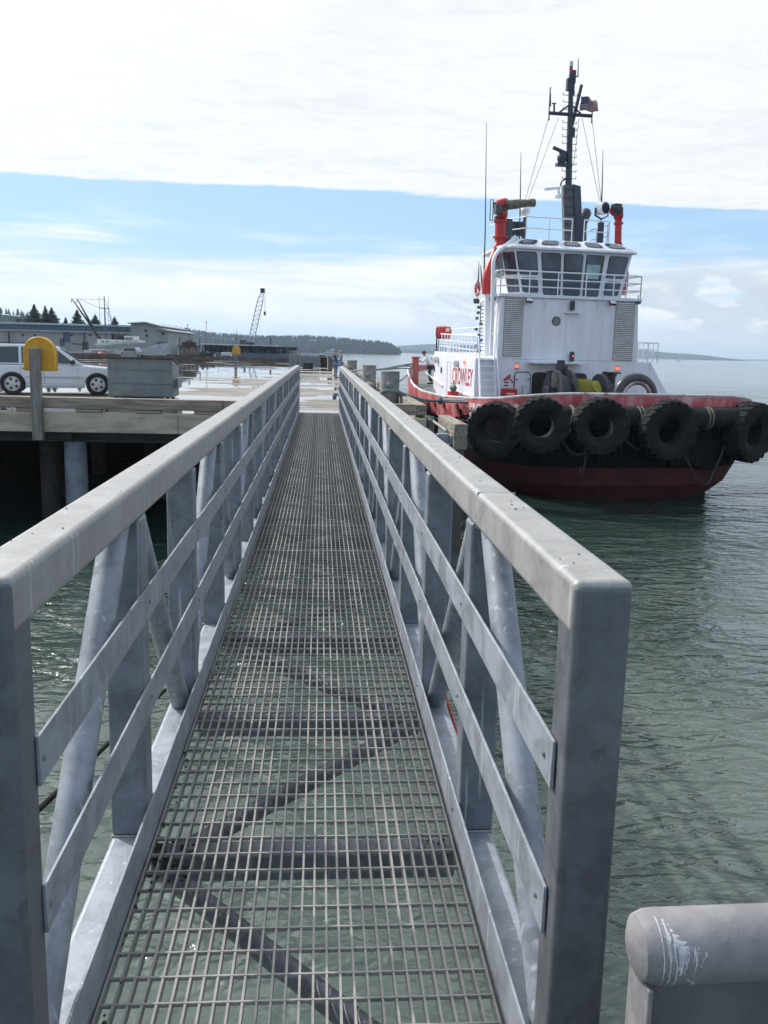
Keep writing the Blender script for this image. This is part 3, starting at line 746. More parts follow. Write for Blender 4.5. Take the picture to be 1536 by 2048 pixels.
def ring(zf, inset_u, inset_v0, inset_v1=0):
    out = []
    for u, v in outl:
        s = (v/28.6)
        uu = u*(1-inset_u(v)/6.0) if callable(inset_u) else u*(1-inset_u/6.0)
        vv = inset_v0+(v)*(28.6-inset_v0-inset_v1)/28.6
        out.append((uu, vv, zf(v)))
    return out
def make_hull():
    lv = [ring(lambda v: sheer(v), 0, 0), ring(lambda v: sheer(v)-.30, .02, 0), ring(lambda v: interp([(0, -.35), (2.5, -.42), (6, -1.0), (13, -.7), (30, -.1)], v), .10, .03),
          ring(lambda v: -1.15+v*.03, .22, .08, .2), ring(lambda v: -2.0+.02*v, .34, .2, .6), ring(lambda v: -2.30, .48, .3, 1.0), ring(lambda v: -2.95, .85, .45, 1.5), ring(lambda v: WZ, 1.5, .85, 2), ring(lambda v: WZ-1.2, 3.2, 2.6, 4)]
    mb = MB()
    mats = [0, 0, 1, 1, 1, 2, 2, 2]
    for k in range(len(lv)-1):
        mb.cur = mats[k]
        mb.add(lv[k]+lv[k+1], [(i, (i+1) % NO, NO+(i+1) % NO, NO+i) for i in range(NO)])
    mb.cur = 0
    # inner bulwark and cap
    inn = [(u*(1-.10/6), .10+v*(28.4/28.6), z) for u, v, z in lv[0]]
    ind = [(u*(1-.16/6), .10+v*(28.4/28.6), deckz(v)-.02) for u, v, z in lv[0]]
    mb.add(lv[0]+inn, [(i, (i+1) % NO, NO+(i+1) % NO, NO+i) for i in range(NO)])
    mb.add(inn+ind, [(i, (i+1) % NO, NO+(i+1) % NO, NO+i) for i in range(NO)])
    h = mb.build('hull', [M_red, M_rubf, M_anti], tug, smooth=50)
    # deck
    mb = MB(); H = len(hc)
    rows = []
    for p in hc:
        v = .1+p.y*28.4/28.6; rows.append((p.x*.973, v, deckz(p.y)))
    vs = []; fs = []
    for u, v, z in rows: vs += [(u, v, z), (-u, v, z)]
    for i in range(len(rows)-1): fs.append((2*i, 2*i+1, 2*i+3, 2*i+2))
    mb.add(vs, fs); mb.build('main_deck', M_deckg, tug)
    # cap rail
    mb = MB(); pts = [(u*(1-.05/6), .05+v, sheer(v)+.035) for u, v in outl]; pts.append(pts[0])
    mb.tube(pts, .062, 8, cap=False); mb.build('bulwark_cap', mat('worn_cap_rail', (.33, .32, .32), .6, c2=(.52, .50, .49), scale=1.2, c3=(.20, .06, .06), s3=1.5), tug)
    # big horizontal tube fenders round the stern, behind the tyres
    mb = MB(); pts = []
    for u, v in outl:
        if v < (4.6 if u > 0 else 1.0): pts.append((u*1.035, v-.28, -.42+.02*v))
    k = next(i for i in range(len(pts)) if pts[i][0] < 0); pts = pts[k:]+pts[:k]
    mb.tube(pts, .40, 16)
    mb.build('tube_fender', M_rub, tug)
    # lashings round the tube
    for px in (1035, 1140, 1268, 1275, 1405, 1412):
        p = tl(px, 825, -.1); mb = MB()
        mb.lathe([(.415, -.03), (.43, 0), (.415, .03)], 20, Matrix.Translation((p.x, .012*p.x*p.x-.28, -.42)) @ Matrix.Rotation(R(90), 4, 'Y'))
        mb.build('fender_lashing', mat('canvas_webbing', (.15, .14, .115), .85), tug)
    # heavy vertical rubber blocks below the tubes
    mb = MB()
    import bisect
    L_ = 0; nxt = 0
    for i in range(len(pts)-1):
        a, b = Vector(pts[i]), Vector(pts[i+1]); d = (b-a); l = d.length; t = nxt-L_
        while t < l:
            p = a+d*(t/l); ang = math.atan2(d.y, d.x)
            hgt = 1.0+.18*math.sin(p.x*3.1)+(.45 if abs(p.x-2.2) < 1.4 else 0)
            M = Matrix.Translation((p.x*.985, p.y+.40, 0)) @ Matrix.Rotation(ang, 4, 'Z')
            mb.box(-.095, .095, -.10, .10, -1.15-hgt*.75, -.75, M); t += .21
        nxt = L_+t; L_ += l
    mb.build('rubber_blocks', M_rubf, tug, bevel=.02)
make_hull()

def railing(parent, pts, posts, z0, h, nrails=3, r=.028, name='railing', close=False, m=None):
    """pts: plan polyline, posts: spacing"""
    mb = MB(); P_ = [Vector((p[0], p[1], z0 if len(p) < 3 else p[2])) for p in pts]
    for k in range(nrails):
        z = h*(k+1)/nrails; mb.tube([(p.x, p.y, p.z+z) for p in P_], r*.85 if k < nrails-1 else r, 8)
    for a, b in zip(P_, P_[1:]):
        n = max(1, round((b-a).length/posts))
        for i in range(n+1):
            p = a+(b-a)*(i/n); mb.cyl((p.x, p.y, p.z), (p.x, p.y, p.z+h), r*.9, 8)
    return mb.build(name, m or M_whiteclean, parent)

VF = 6.5
def make_house():
    a = tl(951, 714, VF); b = tl(1300, 724, VF); ub = tl(1338, 792, VF); zt = (a.z+b.z)/2
    zt = 1.52; zb = -.95; ul, ur = a.x, b.x
    VB = VF+8.3
    # lower deckhouse, side walls slightly inboard forward
    mb = MB()
    ulf, urf = ul+.62, ur-.55
    zf = zt+.22
    mb.add([(ul, VF, zb), (ur+.25, VF, zb), (urf, VB, -.7), (ulf, VB, -.7), (ul, VF, zt), (ur, VF, zt), (urf, VB, zf), (ulf, VB, zf)],
           [(0, 3, 2, 1), (4, 5, 6, 7), (0, 1, 5, 4), (1, 2, 6, 5), (2, 3, 7, 6), (3, 0, 4, 7)])
    mb.build('deckhouse', M_white, tug, bevel=.05)
    mb = MB(); mb.prism([(ur+.05, zb), (ub.x+.02, zb), (ub.x, sheer(6)+.1), (ur+.03, zt-.02)], VF-.01, VF+.10); mb.build('side_wing', M_white, tug, bevel=.02)
    # tower
    t0 = tl(1002, 590, VF); t1 = tl(1277, 602, VF); b0 = tl(994, 712, VF); b1 = tl(1275, 722, VF)
    zd = (t0.z+t1.z)/2-.05
    VT = VF+4.4
    mb = MB(); e = .02
    mb.add([(b0.x, VF-.012, zt-.03), (b1.x, VF-.012, zt-.03), (b1.x-.8, VT, zt-.03), (b0.x+.80, VT, zt-.03), (t0.x, VF-.012, zd), (t1.x, VF-.012, zd), (t1.x-.8, VT, zd), (t0.x+.80, VT, zd)],
           [(0, 3, 2, 1), (4, 5, 6, 7), (0, 1, 5, 4), (1, 2, 6, 5), (2, 3, 7, 6), (3, 0, 4, 7)])
    mb.build('tower', M_white, tug, bevel=.03)
    # wheelhouse deck slab
    mb = MB(); mb.prism([(t0.x-.12, VF-.10), (t1.x+.12, VF-.10), (t1.x+.12, VT+.1), (t0.x+.62, VT+.1), (t0.x-.12, VF+.5)], zd+.002, zd+.13, 'z')
    mb.build('bridge_deck', M_white, tug, bevel=.012)
    zD = zd+.13
    railing(tug, [(t0.x+.62, VT+.05), (t0.x-.05, VF+.55), (t0.x-.05, VF-.04), (t1.x+.05, VF-.04), (t1.x+.06, VT-.5)], 1.15, zD, .93, 3, .03, 'bridge_railing')
    pass
    # brackets under the deck edge
    mb = MB()
    for px in (1090, 1195, 1272):
        p = tl(px, 600, VF); mb.prism([(VF-.013, zd-.5), (VF-.013, zd), (VF-.09, zd)], p.x-.02, p.x+.02, 'x')
    mb.build('deck_bracket', M_white, tug)
    # wheelhouse: windows lean outward
    V0 = VF+1.0
    wl = tl(1042, 583, V0); wr = tl(1243, 590, V0); Tl = tl(1028, 497, V0-.25); Tr = tl(1266, 505, V0-.25)
    zw0 = zD+.001; zw1 = (Tl.z+Tr.z)/2-.05
    V1 = V0+3.4
    ch = .75
    def plan(l, r, v0, v1, c): return [(l+c, v0), (r-c*.15, v0), (r, v0+c*.15), (r-.5, v1-c), (r-.5-c, v1), (l+.75+c, v1), (l+.62, v1-c), (l+c*.35, v0+c*1.0)]
    pb = plan(wl.x-.55, wr.x, V0, V1, .55); pt = plan(Tl.x-.55, Tr.x, V0-.28, V1+.2, .55)
    n = len(pb); mb = MB()
    mb.add([(x, y, zw0) for x, y in pb]+[(x, y, zw1) for x, y in pt], [tuple(range(n-1, -1, -1)), tuple(range(n, 2*n))]+[(i, (i+1) % n, n+(i+1) % n, n+i) for i in range(n)])
    wh = mb.build('wheelhouse', M_white, tug, bevel=.02)
    # roof brow
    pe = plan(Tl.x-.85, Tr.x+.12, V0-.5, V1+.4, .6); R0 = tl(1040, 478, V0-.1); R1 = tl(1246, 486, V0-.1)
    zr = (R0.z+R1.z)/2
    pr_ = plan(R0.x-.45, R1.x-.05, V0-.0, V1-.1, .6)
    mb = MB(); mb.add([(x, y, zw1+.001) for x, y in pe]+[(x, y, zw1+.08) for x, y in pe]+[(x, y, zr) for x, y in pr_],
                      [tuple(range(n-1, -1, -1)), tuple(range(2*n, 3*n))]+[(k*n+i, k*n+(i+1) % n, (k+1)*n+(i+1) % n, (k+1)*n+i) for k in range(2) for i in range(n)])
    roof = mb.build('roof', M_white, tug, bevel=.012)
    # roof edge skylight windows
    A0, A1, C0, C1 = Vector((*pe[0], zw1+.08)), Vector((*pe[1], zw1+.08)), Vector((*pr_[0], zr)), Vector((*pr_[1], zr))
    def panel(P00, P10, P01, P11, s0, s1, t0_, t1_, off, taper=0, m=M_glass, name='window', parent=None, fr=.035, th=.012, rad=.18):
        """glazed panel on the quad P00..P11, s along, t up"""
        def Q(s, t): return (P00*(1-s)+P10*s)*(1-t)+(P01*(1-s)+P11*s)*t
        nn = (P10-P00).cross(P01-P00).normalized()
        if nn.y > 0 and abs(nn.y) > .3: nn = -nn
        if nn.x > 0 and abs(nn.y) <= .3: nn = -nn
        def rr_(s0, s1, t0_, t1_, o1, o2, ex):
            W_ = (Q(1, .5)-Q(0, .5)).length; H_ = (Q(.5, 1)-Q(.5, 0)).length
            ds, dt = ex/W_, ex/H_
            s0, s1, t0_, t1_ = s0-ds, s1+ds, t0_-dt, t1_+dt
            cs, ct = rad*(s1-s0), rad*(s1-s0)*W_/H_
            pts = []
            for (cs_, ct_, a0) in ((s1-cs, t1_-ct, 0), (s0+cs, t1_-ct, 90), (s0+cs, t0_+ct, 180), (s1-cs, t0_+ct, 270)):
                for k in range(4):
                    a = R(a0+30*k); pts.append((cs_+cs*math.cos(a), ct_+ct*math.sin(a)))
            k = len(pts); b = MB()
            b.add([Q(*p)+nn*o1 for p in pts]+[Q(*p)+nn*o2 for p in pts], [tuple(range(k)), tuple(range(2*k-1, k-1, -1))]+[(i, k+i, k+(i+1) % k, (i+1) % k) for i in range(k)])
            return b
        f = rr_(s0, s1, t0_, t1_, off, off+th, fr).build(name, M_frame, parent or tug)
        rr_(s0, s1, t0_, t1_, off+th+.001, off+th+.006, 0).build('pane', m, f)
        return f
    for k in range(5):
        c = (k+.5)/5; panel(A0, A1, C0, C1, c-.075, c+.062, .38, .86, .003)
    # front windows
    B0, B1, T0_, T1_ = Vector((*pb[0], zw0)), Vector((*pb[1], zw0)), Vector((*pt[0], zw1)), Vector((*pt[1], zw1))
    M_viewpaint = mat('painted_view_glass', (.35, .55, .52), .05, emit=None, spec=.9, c2=(.22, .36, .34), scale=1.0)
    spans = [(.02, .18, 1), (.23, .385, 0), (.425, .58, 0), (.62, .765, 0), (.82, .975, 1)]
    for s0, s1, split in spans:
        if split:
            panel(B0, B1, T0_, T1_, s0, s1, .48, .93, .003, parent=wh, rad=.10); panel(B0, B1, T0_, T1_, s0+.01, s1-.01, .10, .38, .003, parent=wh, rad=.12)
        else: panel(B0, B1, T0_, T1_, s0, s1, .06, .93, .003, parent=wh, rad=.10)
    # pane painted as the bright view right through the wheelhouse in the fourth window
    panel(B0, B1, T0_, T1_, .625, .745, .43, .74, .022, m=M_viewpaint, name='painted_view_pane', parent=wh, fr=.001, th=.001, rad=.04)
    # left-hand windows: chamfer and side
    c0, c1 = Vector((*pb[7], zw0)), Vector((*pb[0], zw0)); d0, d1 = Vector((*pt[7], zw1)), Vector((*pt[0], zw1))
    for s0, s1 in ((.08, .46), (.54, .92)):
        panel(c0, c1, d0, d1, s0, s1, .48, .92, .003, parent=wh); panel(c0, c1, d0, d1, s0, s1, .10, .38, .003, parent=wh)
    c0, c1 = Vector((*pb[6], zw0)), Vector((*pb[7], zw0)); d0, d1 = Vector((*pt[6], zw1)), Vector((*pt[7], zw1))
    for s0, s1 in ((.05, .30), (.37, .62), (.70, .95)): panel(c0, c1, d0, d1, s0, s1, .48, .92, .003, parent=wh)
    c0, c1 = Vector((*pb[2], zw0)), Vector((*pb[3], zw0)); d0, d1 = Vector((*pt[2], zw1)), Vector((*pt[3], zw1))
    # top deck railing
    rz0 = zr
    l = tl(1034, 475, V0+.6); mL = tl(1052, 474, V0+.1); r = tl(1144, 479, V0+.1); r2 = tl(1168, 480, V0+.1); rr2 = tl(1218, 482, V0+.1)
    railing(tug, [(l.x-.25, V0+3.4), (l.x-.25, V0+1.2), (mL.x, V0+.15), (r.x, V0+.15)], 1.1, rz0, .92, 2, .026, 'roof_railing')
    railing(tug, [(r2.x, V0+.15), (rr2.x, V0+.15), (rr2.x+.45, V0+1.2), (rr2.x+.45, V0+3.4)], 1.1, rz0, .92, 2, .026, 'roof_railing')
    # louvres
    for (x0, y0, x1, y1) in ((1011, 597, 1041, 712), (1233, 604, 1262, 720)):
        p = tl(x0, y0, VF); q = tl(x1, y1, VF); mb = MB(); mb.box(p.x-.03, q.x+.03, VF-.035, VF-.013, q.z-.03, p.z+.03)
        lo = mb.build('louvre_panel', mat('louvre_recess', (.33, .32, .31), .7), tug); mb = MB(); nn = 30
        for k in range(nn):
            z = q.z+(p.z-q.z)*(k+.5)/nn; mb.prism([(VF-.036, z-.015), (VF-.036, z+.012), (VF-.075, z-.018), (VF-.075, z-.030)], p.x, q.x, 'x')
        mb.build('louvre_slats', mat('dirty_louvre', (.66, .66, .66), .6, c2=(.54, .52, .50), scale=3), lo)
    # porthole, lamps, horns
    p = tl(1112, 642, VF); mb = MB(); mb.lathe([(.19, 0), (.19, .03), (.165, .035)], 28, Matrix.Translation((p.x, VF-.013, p.z)) @ Matrix.Rotation(R(90), 4, 'X')); f = mb.build('porthole', M_blk, tug)
    mb = MB(); mb.lathe([(.15, 0), (.15, .006)], 24, Matrix.Translation((p.x, VF-.048, p.z)) @ Matrix.Rotation(R(90), 4, 'X')); mb.build('pane', M_glass, f)
    for px, py in ((1059, 600), (1226, 605)):
        p = tl(px, py, VF-.25); mb = MB(); M = Matrix.Translation(p) @ Matrix.Rotation(R(-35), 4, 'X')
        mb.box(-.15, .15, -.03, .08, -.10, .10, M); mb.bar((p.x, VF-.012, p.z+.12), (p.x, p.y+.05, p.z), .03, .03)
        f = mb.build('flood_light', M_chain, tug, bevel=.02); mb = MB(); mb.box(-.125, .125, -.036, -.031, -.075, .075, M); mb.build('lens', M_lampc, f)
    for px, py in ((953, 602), (985, 597), (1276, 603)):
        p = tl(px, py, VF+.5 if px < 1000 else VF-.05); mb = MB(); M = Matrix.Translation(p) @ Matrix.Rotation(R(-30), 4, 'X')
        mb.box(-.12, .12, -.05, .07, -.09, .09, M); mb.bar(p, p+Vector((.1, .2, .28)), .03, .03); mb.build('flood_light', M_chain, tug, bevel=.015)
    for px, py, w_, em in ((1144, 611, .10, 0), (1143, 713, .10, 1)):
        p = tl(px, py, VF-.1); mb = MB(); mb.tube([(p.x, p.y-.05, p.z-.20), (p.x, p.y-.05, p.z+.16), (p.x, p.y-.05, p.z+.20)], [w_, w_, .05], 16)
        f = mb.build('signal_lamp', M_blk, tug); mb = MB(); mb.ball((p.x, p.y-.05-w_, p.z+.02), .035, 1, .5, 1.2, 8); mb.build('bulb', M_litred if em else M_frame, f)
    p = tl(1143, 626, VF); mb = MB(); mb.box(p.x-.33, p.x+.32, VF-.22, VF-.013, p.z-.02, p.z+.02); mb.build('lamp_shelf', M_white, tug)
    p = tl(1055, 724, VF); q = tl(1160, 728, VF); mb = MB(); mb.box(p.x, q.x, VF-.75, VF-.013, (p.z+q.z)/2-.03, (p.z+q.z)/2+.03); mb.build('winch_canopy', M_white, tug, bevel=.01)
    for px, py in ((1034, 732), (1235, 737)):
        p = tl(px, py, VF-.05); mb = MB(); mb.cyl((p.x, p.y, p.z-.08), (p.x, p.y, p.z+.08), .055, 12); f = mb.build('deck_lamp', M_lit, tug)
        mb = MB(); mb.box(p.x-.065, p.x+.065, p.y-.07, p.y+.06, p.z+.08, p.z+.11); mb.box(p.x-.065, p.x+.065, p.y-.07, p.y+.06, p.z-.11, p.z-.08); mb.build('lamp_cage', M_redp, f)
    # doors
    for x0, x1, ytop, m, lab in ((1030, 1060, 745, M_white, 'closed white steel door'), (1066, 1097, 746, M_frame, 'dark open doorway'), (1143, 1172, 748, M_frame, 'dark doorway behind the winch')):
        p = tl(x0, ytop, VF); q = tl(x1, ytop, VF); zt_ = p.z; r_ = .16
        def rpts(e): 
            l_, r__, b_, t_ = p.x-e, q.x+e, zb+.15-e, zt_+e; rr_ = r_+e; o_ = []
            for cx, cz, a0 in ((r__-rr_, t_-rr_, 0), (l_+rr_, t_-rr_, 90), (l_+rr_, b_+rr_, 180), (r__-rr_, b_+rr_, 270)):
                for k in range(5): o_.append((cx+rr_*math.cos(R(a0+22.5*k)), cz+rr_*math.sin(R(a0+22.5*k))))
            return o_
        mb = MB(); mb.prism(rpts(.04), VF-.03, VF-.013); d = mb.build('door', M_frame, tug); d['label'] = lab
        mb = MB(); mb.prism(rpts(0), VF-.055, VF-.031); mb.build('door_infill', m, d)  # black fill in the doorways stands in for the dark inside
        if m is M_white:
            mb = MB(); mb.tube([((p.x+q.x)/2, VF-.09, zb+.95), ((p.x+q.x)/2, VF-.09, zb+1.35)], .012, 6)
            mb.build('door_handle', M_chain, d)
            for zz in (.4, 1.0, 1.6):
                for xx in (p.x+.02, q.x-.12): mb = MB(); mb.box(xx, xx+.10, VF-.08, VF-.056, zb+zz, zb+zz+.04); mb.build('door_dog', M_chain, d)
    # lettering and vents on the lit side wall (plane through ul..ulf)
    sA = Vector((ul, VF, 0)); sB = Vector((ulf, VB, 0)); sd = (sB-sA).normalized(); nn = Vector((-sd.y, sd.x, 0))
    if nn.x > 0: nn = -nn
    def side(px, py):
        o = TI @ Vector((0, 0, CZ)); d = TI.to_3x3() @ ray(px, py); t = (sA-o).dot(nn)/d.dot(nn); return o+d*t
    p = side(944, 775); q = side(904, 735); s_p = (p-sA).dot(sd); s_q = (q-sA).dot(sd)
    print('CROWLEY', s_p, s_q, p.z, q.z, side(905, 770), side(944, 740))
    pL = side(904.5, 765); zL0, zL1 = pL.z, side(905.5, 735).z; pR = side(945, 775)
    org = sA+sd*((pL-sA).dot(sd))+nn*.004; wid = (pL-sA).dot(sd)-(pR-sA).dot(sd)
    M = Matrix((( -sd.x, 0, nn.x, org.x), (-sd.y, 0, nn.y, org.y), (0, 1, 0, .31), (0, 0, 0, 1)))
    text_mesh('name_lettering', 'CROWLEY', wid, .74, M, M_redlet, tug, bold=.012)
    mb = MB()
    for px, py in ((877, 735), (883, 735)) if False else ((869, 737), (883, 740)):
        c = side(px, py); mb.lathe([(.16, 0), (.16, .02)], 18, Matrix.Translation(c) @ nn.to_track_quat('Z', 'Y').to_matrix().to_4x4())
    mb.build('porthole', M_blk, tug)
    c = side(898, 745); mb = MB()
    for s_ in (-.34, .34): mb.bar(Vector((*(c+sd*s_).xy, -.7)), Vector((*(c+sd*s_).xy, 1.3)), .04, .04)
    mb.bar(c+sd*-.34+Vector((0, 0, 1.3-c.z)), c+sd*.34+Vector((0, 0, 1.3-c.z)), .04, .04); mb.build('side_door', M_white, tug)
    mb = MB(); p1, p2 = side(853, 744.5), side(886, 772); mb.bar(p1+nn*.04, p2+nn*.04, .05, .07); p3, p4 = side(898, 781), side(951, 793); mb.bar(p3+nn*.04, p4+nn*.04, .05, .07)
    mb.build('rubbing_strip', M_white, tug)
    for px, py, r_ in ((876, 718, .30), (916, 726, .22)):
        c = side(px, py)+nn*.10; mb = MB(); mb.tube([c+Vector((0, 0, -.18)), c, c+Vector((0, 0, .12)), c+Vector((0, 0, .18))], [r_*.35, r_*.62, r_*.55, .03], 14); mb.build('mushroom_vent', M_whiteclean, tug)
    c = side(930, 725)+nn*.04; mb = MB(); mb.box(c.x-.03, c.x+.03, c.y-.07, c.y+.07, c.z-.07, c.z+.07); mb.build('deck_lamp', M_lit, tug)
    c = side(871, 716)+nn*.12; mb = MB(); mb.ball(c, .12); mb.build('deck_lamp', mat('amber_lamp', (.6, .3, .1), .4), tug)
    c = side(922, 782)+nn*.35; mb = MB()
    mb.box(c.x-.2, c.x+.2, c.y-.2, c.y+.2, c.z-.7, c.z-.02); v_ = mb.build('hydrant_box', M_redp, tug, bevel=.01)
    mb = MB()
    for k in (-1, 0, 1): mb.ball((c.x, c.y+k*.16, c.z+.12), .11, 1, 1, 1.3)
    mb.tube([(c.x, c.y-.3, c.z+.31), (c.x, c.y+.3, c.z+.31)], .03, 8); mb.build('green_valves', mat('green_valve', (.06, .14, .11), .5), v_)
    # boat deck railing forward-left and the raft canister behind it
    y_s = VF+.2; P1 = sA+sd*.2+nn*-.1; P2 = sB+nn*-.1
    railing(tug, [(P2.x+1.2, P2.y, zf), (P2.x, P2.y, zf), (P1.x, P1.y, zt)], .62, zt, .88, 3, .026, 'boat_deck_railing')
    railing(tug, [(P2.x+.5, P2.y+.6, zf+.55), (P1.x+.9, P1.y+2, zf+.55)], .7, zt, .55, 2, .022, 'boat_deck_railing')
    p = tl(887, 665, VB-.6); mb = MB(); mb.tube([(p.x-.36, p.y, p.z), (p.x-.33, p.y, p.z), (p.x+.33, p.y, p.z), (p.x+.36, p.y, p.z)], [.14, .30, .30, .14], 24)
    mb.box(p.x-.02, p.x+.02, p.y-.31, p.y+.31, p.z-.32, p.z+.31)
    rc = mb.build('raft_canister', M_redp, tug, bevel=.01)
    mb = MB(); mb.box(p.x-.3, p.x+.3, p.y-.25, p.y+.25, p.z-.42, p.z-.325)
    for sx in (-.28, .24): mb.box(p.x+sx, p.x+sx+.05, p.y-.2, p.y-.15, zf, p.z-.42)
    mb.build('cradle', M_whiteclean, rc)
    mb = MB(); mb.box(p.x+.02, p.x+.2, p.y-.32, p.y-.28, p.z+.05, p.z+.2); mb.build('sticker', mat('pale_sticker', (.6, .65, .5), .5), rc)
    mb = MB()
    for px in (873, 877): q = tl(px, 690, VB-.7); mb.cyl((q.x, q.y, zf), (q.x, q.y, tl(px, 655, VB-.7).z), .035, 8)
    mb.build('rail_stanchion', M_chain, tug)
    # right-hand railing
    p = tl(1277, 725, VF+1.5); q = tl(1314, 726, VF+1.5)
    railing(tug, [(p.x-.1, VF+1.5), (q.x, VF+1.5), (q.x, VF+5)], .42, p.z, .88, 3, .024, 'boat_deck_railing')
    # ladder to the boat deck
    a0, a1 = tl(954, 792, VF-.65), tl(993, 792, VF-.65); c0, c1 = tl(958, 716, VF-.06), tl(984, 716, VF-.06)
    zl = c0.z
    mb = MB(); bl_, br_ = Vector((a0.x+.12, VF-.85, zb)), Vector((a1.x-.05, VF-.85, zb)); tl_, tr_ = Vector((c0.x, VF-.05, zl+.05)), Vector((c1.x+.08, VF-.05, zl+.05))
    mb.bar(bl_, tl_, .05, .12); mb.bar(br_, tr_, .05, .12)
    st = mb.build('ladder', M_white, tug, bevel=.006); mb = MB()
    for k in range(9):
        t = (k+.6)/9; p, q = bl_+(tl_-bl_)*t, br_+(tr_-br_)*t; mb.box(p.x, q.x, p.y-.09, p.y+.09, p.z-.015, p.z+.015)
    mb.build('treads', M_whiteclean, st)
    mb = MB(); mb.tube([bl_+Vector((-.03, -.05, .75)), tl_+Vector((-.06, -.05, .8)), tl_+Vector((-.06, .5, .9))], .025, 8); mb.tube([br_+Vector((.20, -.05, .1)), tr_+Vector((.02, -.05, .95)), tr_+Vector((.02, .45, .95))], .025, 8)
    mb.build('ladder_handrail', M_whiteclean, st)
    # red box and notice by the door
    p, q = tl(1003, 777, VF-.1), tl(1029, 777, VF-.1); mb = MB(); mb.box(p.x, q.x, VF-.42, VF-.02, -.6, p.z); f = mb.build('fire_locker', M_redp, tug, bevel=.015)
    mb = MB(); mb.box(p.x+.12, q.x-.12, VF-.426, VF-.4215, p.z-.22, p.z-.17); mb.build('locker_label', M_whiteclean, f)
    p = tl(1012, 768, VF); mb = MB(); mb.box(p.x-.14, p.x+.14, VF-.03, VF-.013, p.z-.15, p.z+.15); f = mb.build('notice', M_whiteclean, tug)
    mb = MB(); mb.box(p.x-.10, p.x+.10, VF-.034, VF-.031, p.z+.03, p.z+.09); mb.box(p.x-.10, p.x+.10, VF-.034, VF-.031, p.z-.09, p.z-.03); mb.build('print', M_trim, f)
    # white standpipes and red fire mains on the left of the tower
    def P3(px, py, v): p = tl(px, py, v); return (p.x, p.y, p.z)
    vv = VF+.35
    mb = MB(); mb.tube(cat_rom([P3(982, 712, vv), P3(984.5, 640, vv), P3(986, 560, vv), P3(987.5, 520, vv), P3(997, 502, vv+.2), P3(1014, 490, vv+.5), P3(1031, 474, vv+.8)], 5), .085, 14); mb.build('vent_pipe', M_whiteclean, tug)
    mb = MB(); mb.tube([P3(974, 712, VF+.9), P3(976, 588, VF+.9)], .15, 14); mb.build('standpipe', M_whiteclean, tug)
    mb = MB(); mb.tube(cat_rom([P3(972.5, 588, VF+.9), P3(974, 556, VF+.95), P3(979, 536, VF+1.05), P3(992, 504, VF+1.3), P3(999, 484, VF+1.4)], 5), .19, 16)
    mb.tube([P3(1000, 488, VF+1.4), P3(1001, 440, VF+1.4)], .23, 18); mb.tube([P3(1000.5, 477, VF+1.4), P3(1000.7, 473, VF+1.4)], .32, 18); mb.tube([P3(1001, 445, VF+1.4), P3(1001, 440, VF+1.4)], .30, 18)
    fm = mb.build('fire_main', M_redp, tug)
    mb = MB(); mb.ball(P3(1004, 428, VF+1.4), .25, 1, 1, 1.2); mb.ball(P3(1001, 410, VF+1.4), .24, 1.25, 1, .95)
    mb.tube([P3(995, 412, VF+1.4), P3(1012, 407, VF+1.4)], .24, 14); mn = mb.build('fire_monitor', M_redp, tug)
    mb = MB(); mb.tube([P3(1008, 411, VF+1.35), P3(1035, 408, VF+1.35), P3(1060, 406, VF+1.35)], [.20, .19, .14], 16); mb.tube([P3(1060, 406, VF+1.35), P3(1069, 405.5, VF+1.35)], [.17, .17], 12)
    mb.build('barrel', mat('canvas_covered_barrel', (.20, .17, .12), .8, c2=(.11, .10, .08), scale=6), mn)
    mb = MB(); q = Vector(P3(997, 417, VF+1.2)); mb.box(q.x-.16, q.x+.12, q.y-.15, q.y+.15, q.z-.22, q.z+.16); q = Vector(P3(1012, 409, VF+1.3)); mb.lathe([(.25, -.03), (.25, .03)], 14, Matrix.Translation(q) @ Matrix.Rotation(R(90), 4, 'Y')); q = Vector(P3(1003, 419, VF+1.4)); mb.lathe([(.29, -.03), (.29, .03)], 16, Matrix.Translation(q)); mb.build('gear_box', M_mastp, mn, bevel=.02)
    mb = MB(); q = Vector(P3(986, 420, VF+1.4))
    mb.tube([q+Vector((-.12, 0, -.42)), q+Vector((-.12, 0, .42)), q+Vector((.0, 0, .42)), q+Vector((.0, 0, -.42)), q+Vector((-.12, 0, -.42))], .022, 6); mb.box(q.x+.02, q.x+.35, q.y-.1, q.y+.1, q.z+.1, q.z+.3); mb.box(q.x+.1, q.x+.3, q.y-.1, q.y+.1, q.z-.45, q.z-.25)
    mb.build('control_frame', M_chain, mn)
    mb = MB(); q = Vector(P3(1017, 455, VF+1.6)); mb.box(q.x-.14, q.x+.14, q.y-.1, q.y+.2, q.z-.55, q.z+.35); mb.build('control_box', M_mastp, mn, bevel=.02)
    # right monitor, turned away
    mb = MB(); mb.tube([P3(1236, 486, VF+2), P3(1237, 436, VF+2)], .15, 14); mb.tube([P3(1237, 449, VF+2), P3(1237, 445, VF+2)], .21, 14)
    mb.tube(cat_rom([P3(1247, 590, VF+2.2), P3(1251, 550, VF+2.2), P3(1245, 515, VF+2.2), P3(1237, 486, VF+2)], 4), .14, 12)
    mb.ball(P3(1237, 430, VF+2), .22, 1, 1, 1.3); mb.tube([P3(1222, 421, VF+2), P3(1240, 425, VF+2)], .15, 12); mn = mb.build('fire_monitor', M_redp, tug)
    mb = MB(); p = P3(1234, 422, VF+1.8); mb.lathe([(.14, -.3), (.18, 0), (.18, .25), (.12, .3)], 16, Matrix.Translation(p) @ Matrix.Rotation(R(80), 4, 'X')); mb.box(p[0]-.2, p[0]+.12, p[1]-.2, p[1]+.2, p[2]+.05, p[2]+.28); mb.build('barrel', M_blk, mn)
    # mast
    vm = V0+2.2; zr_ = zr
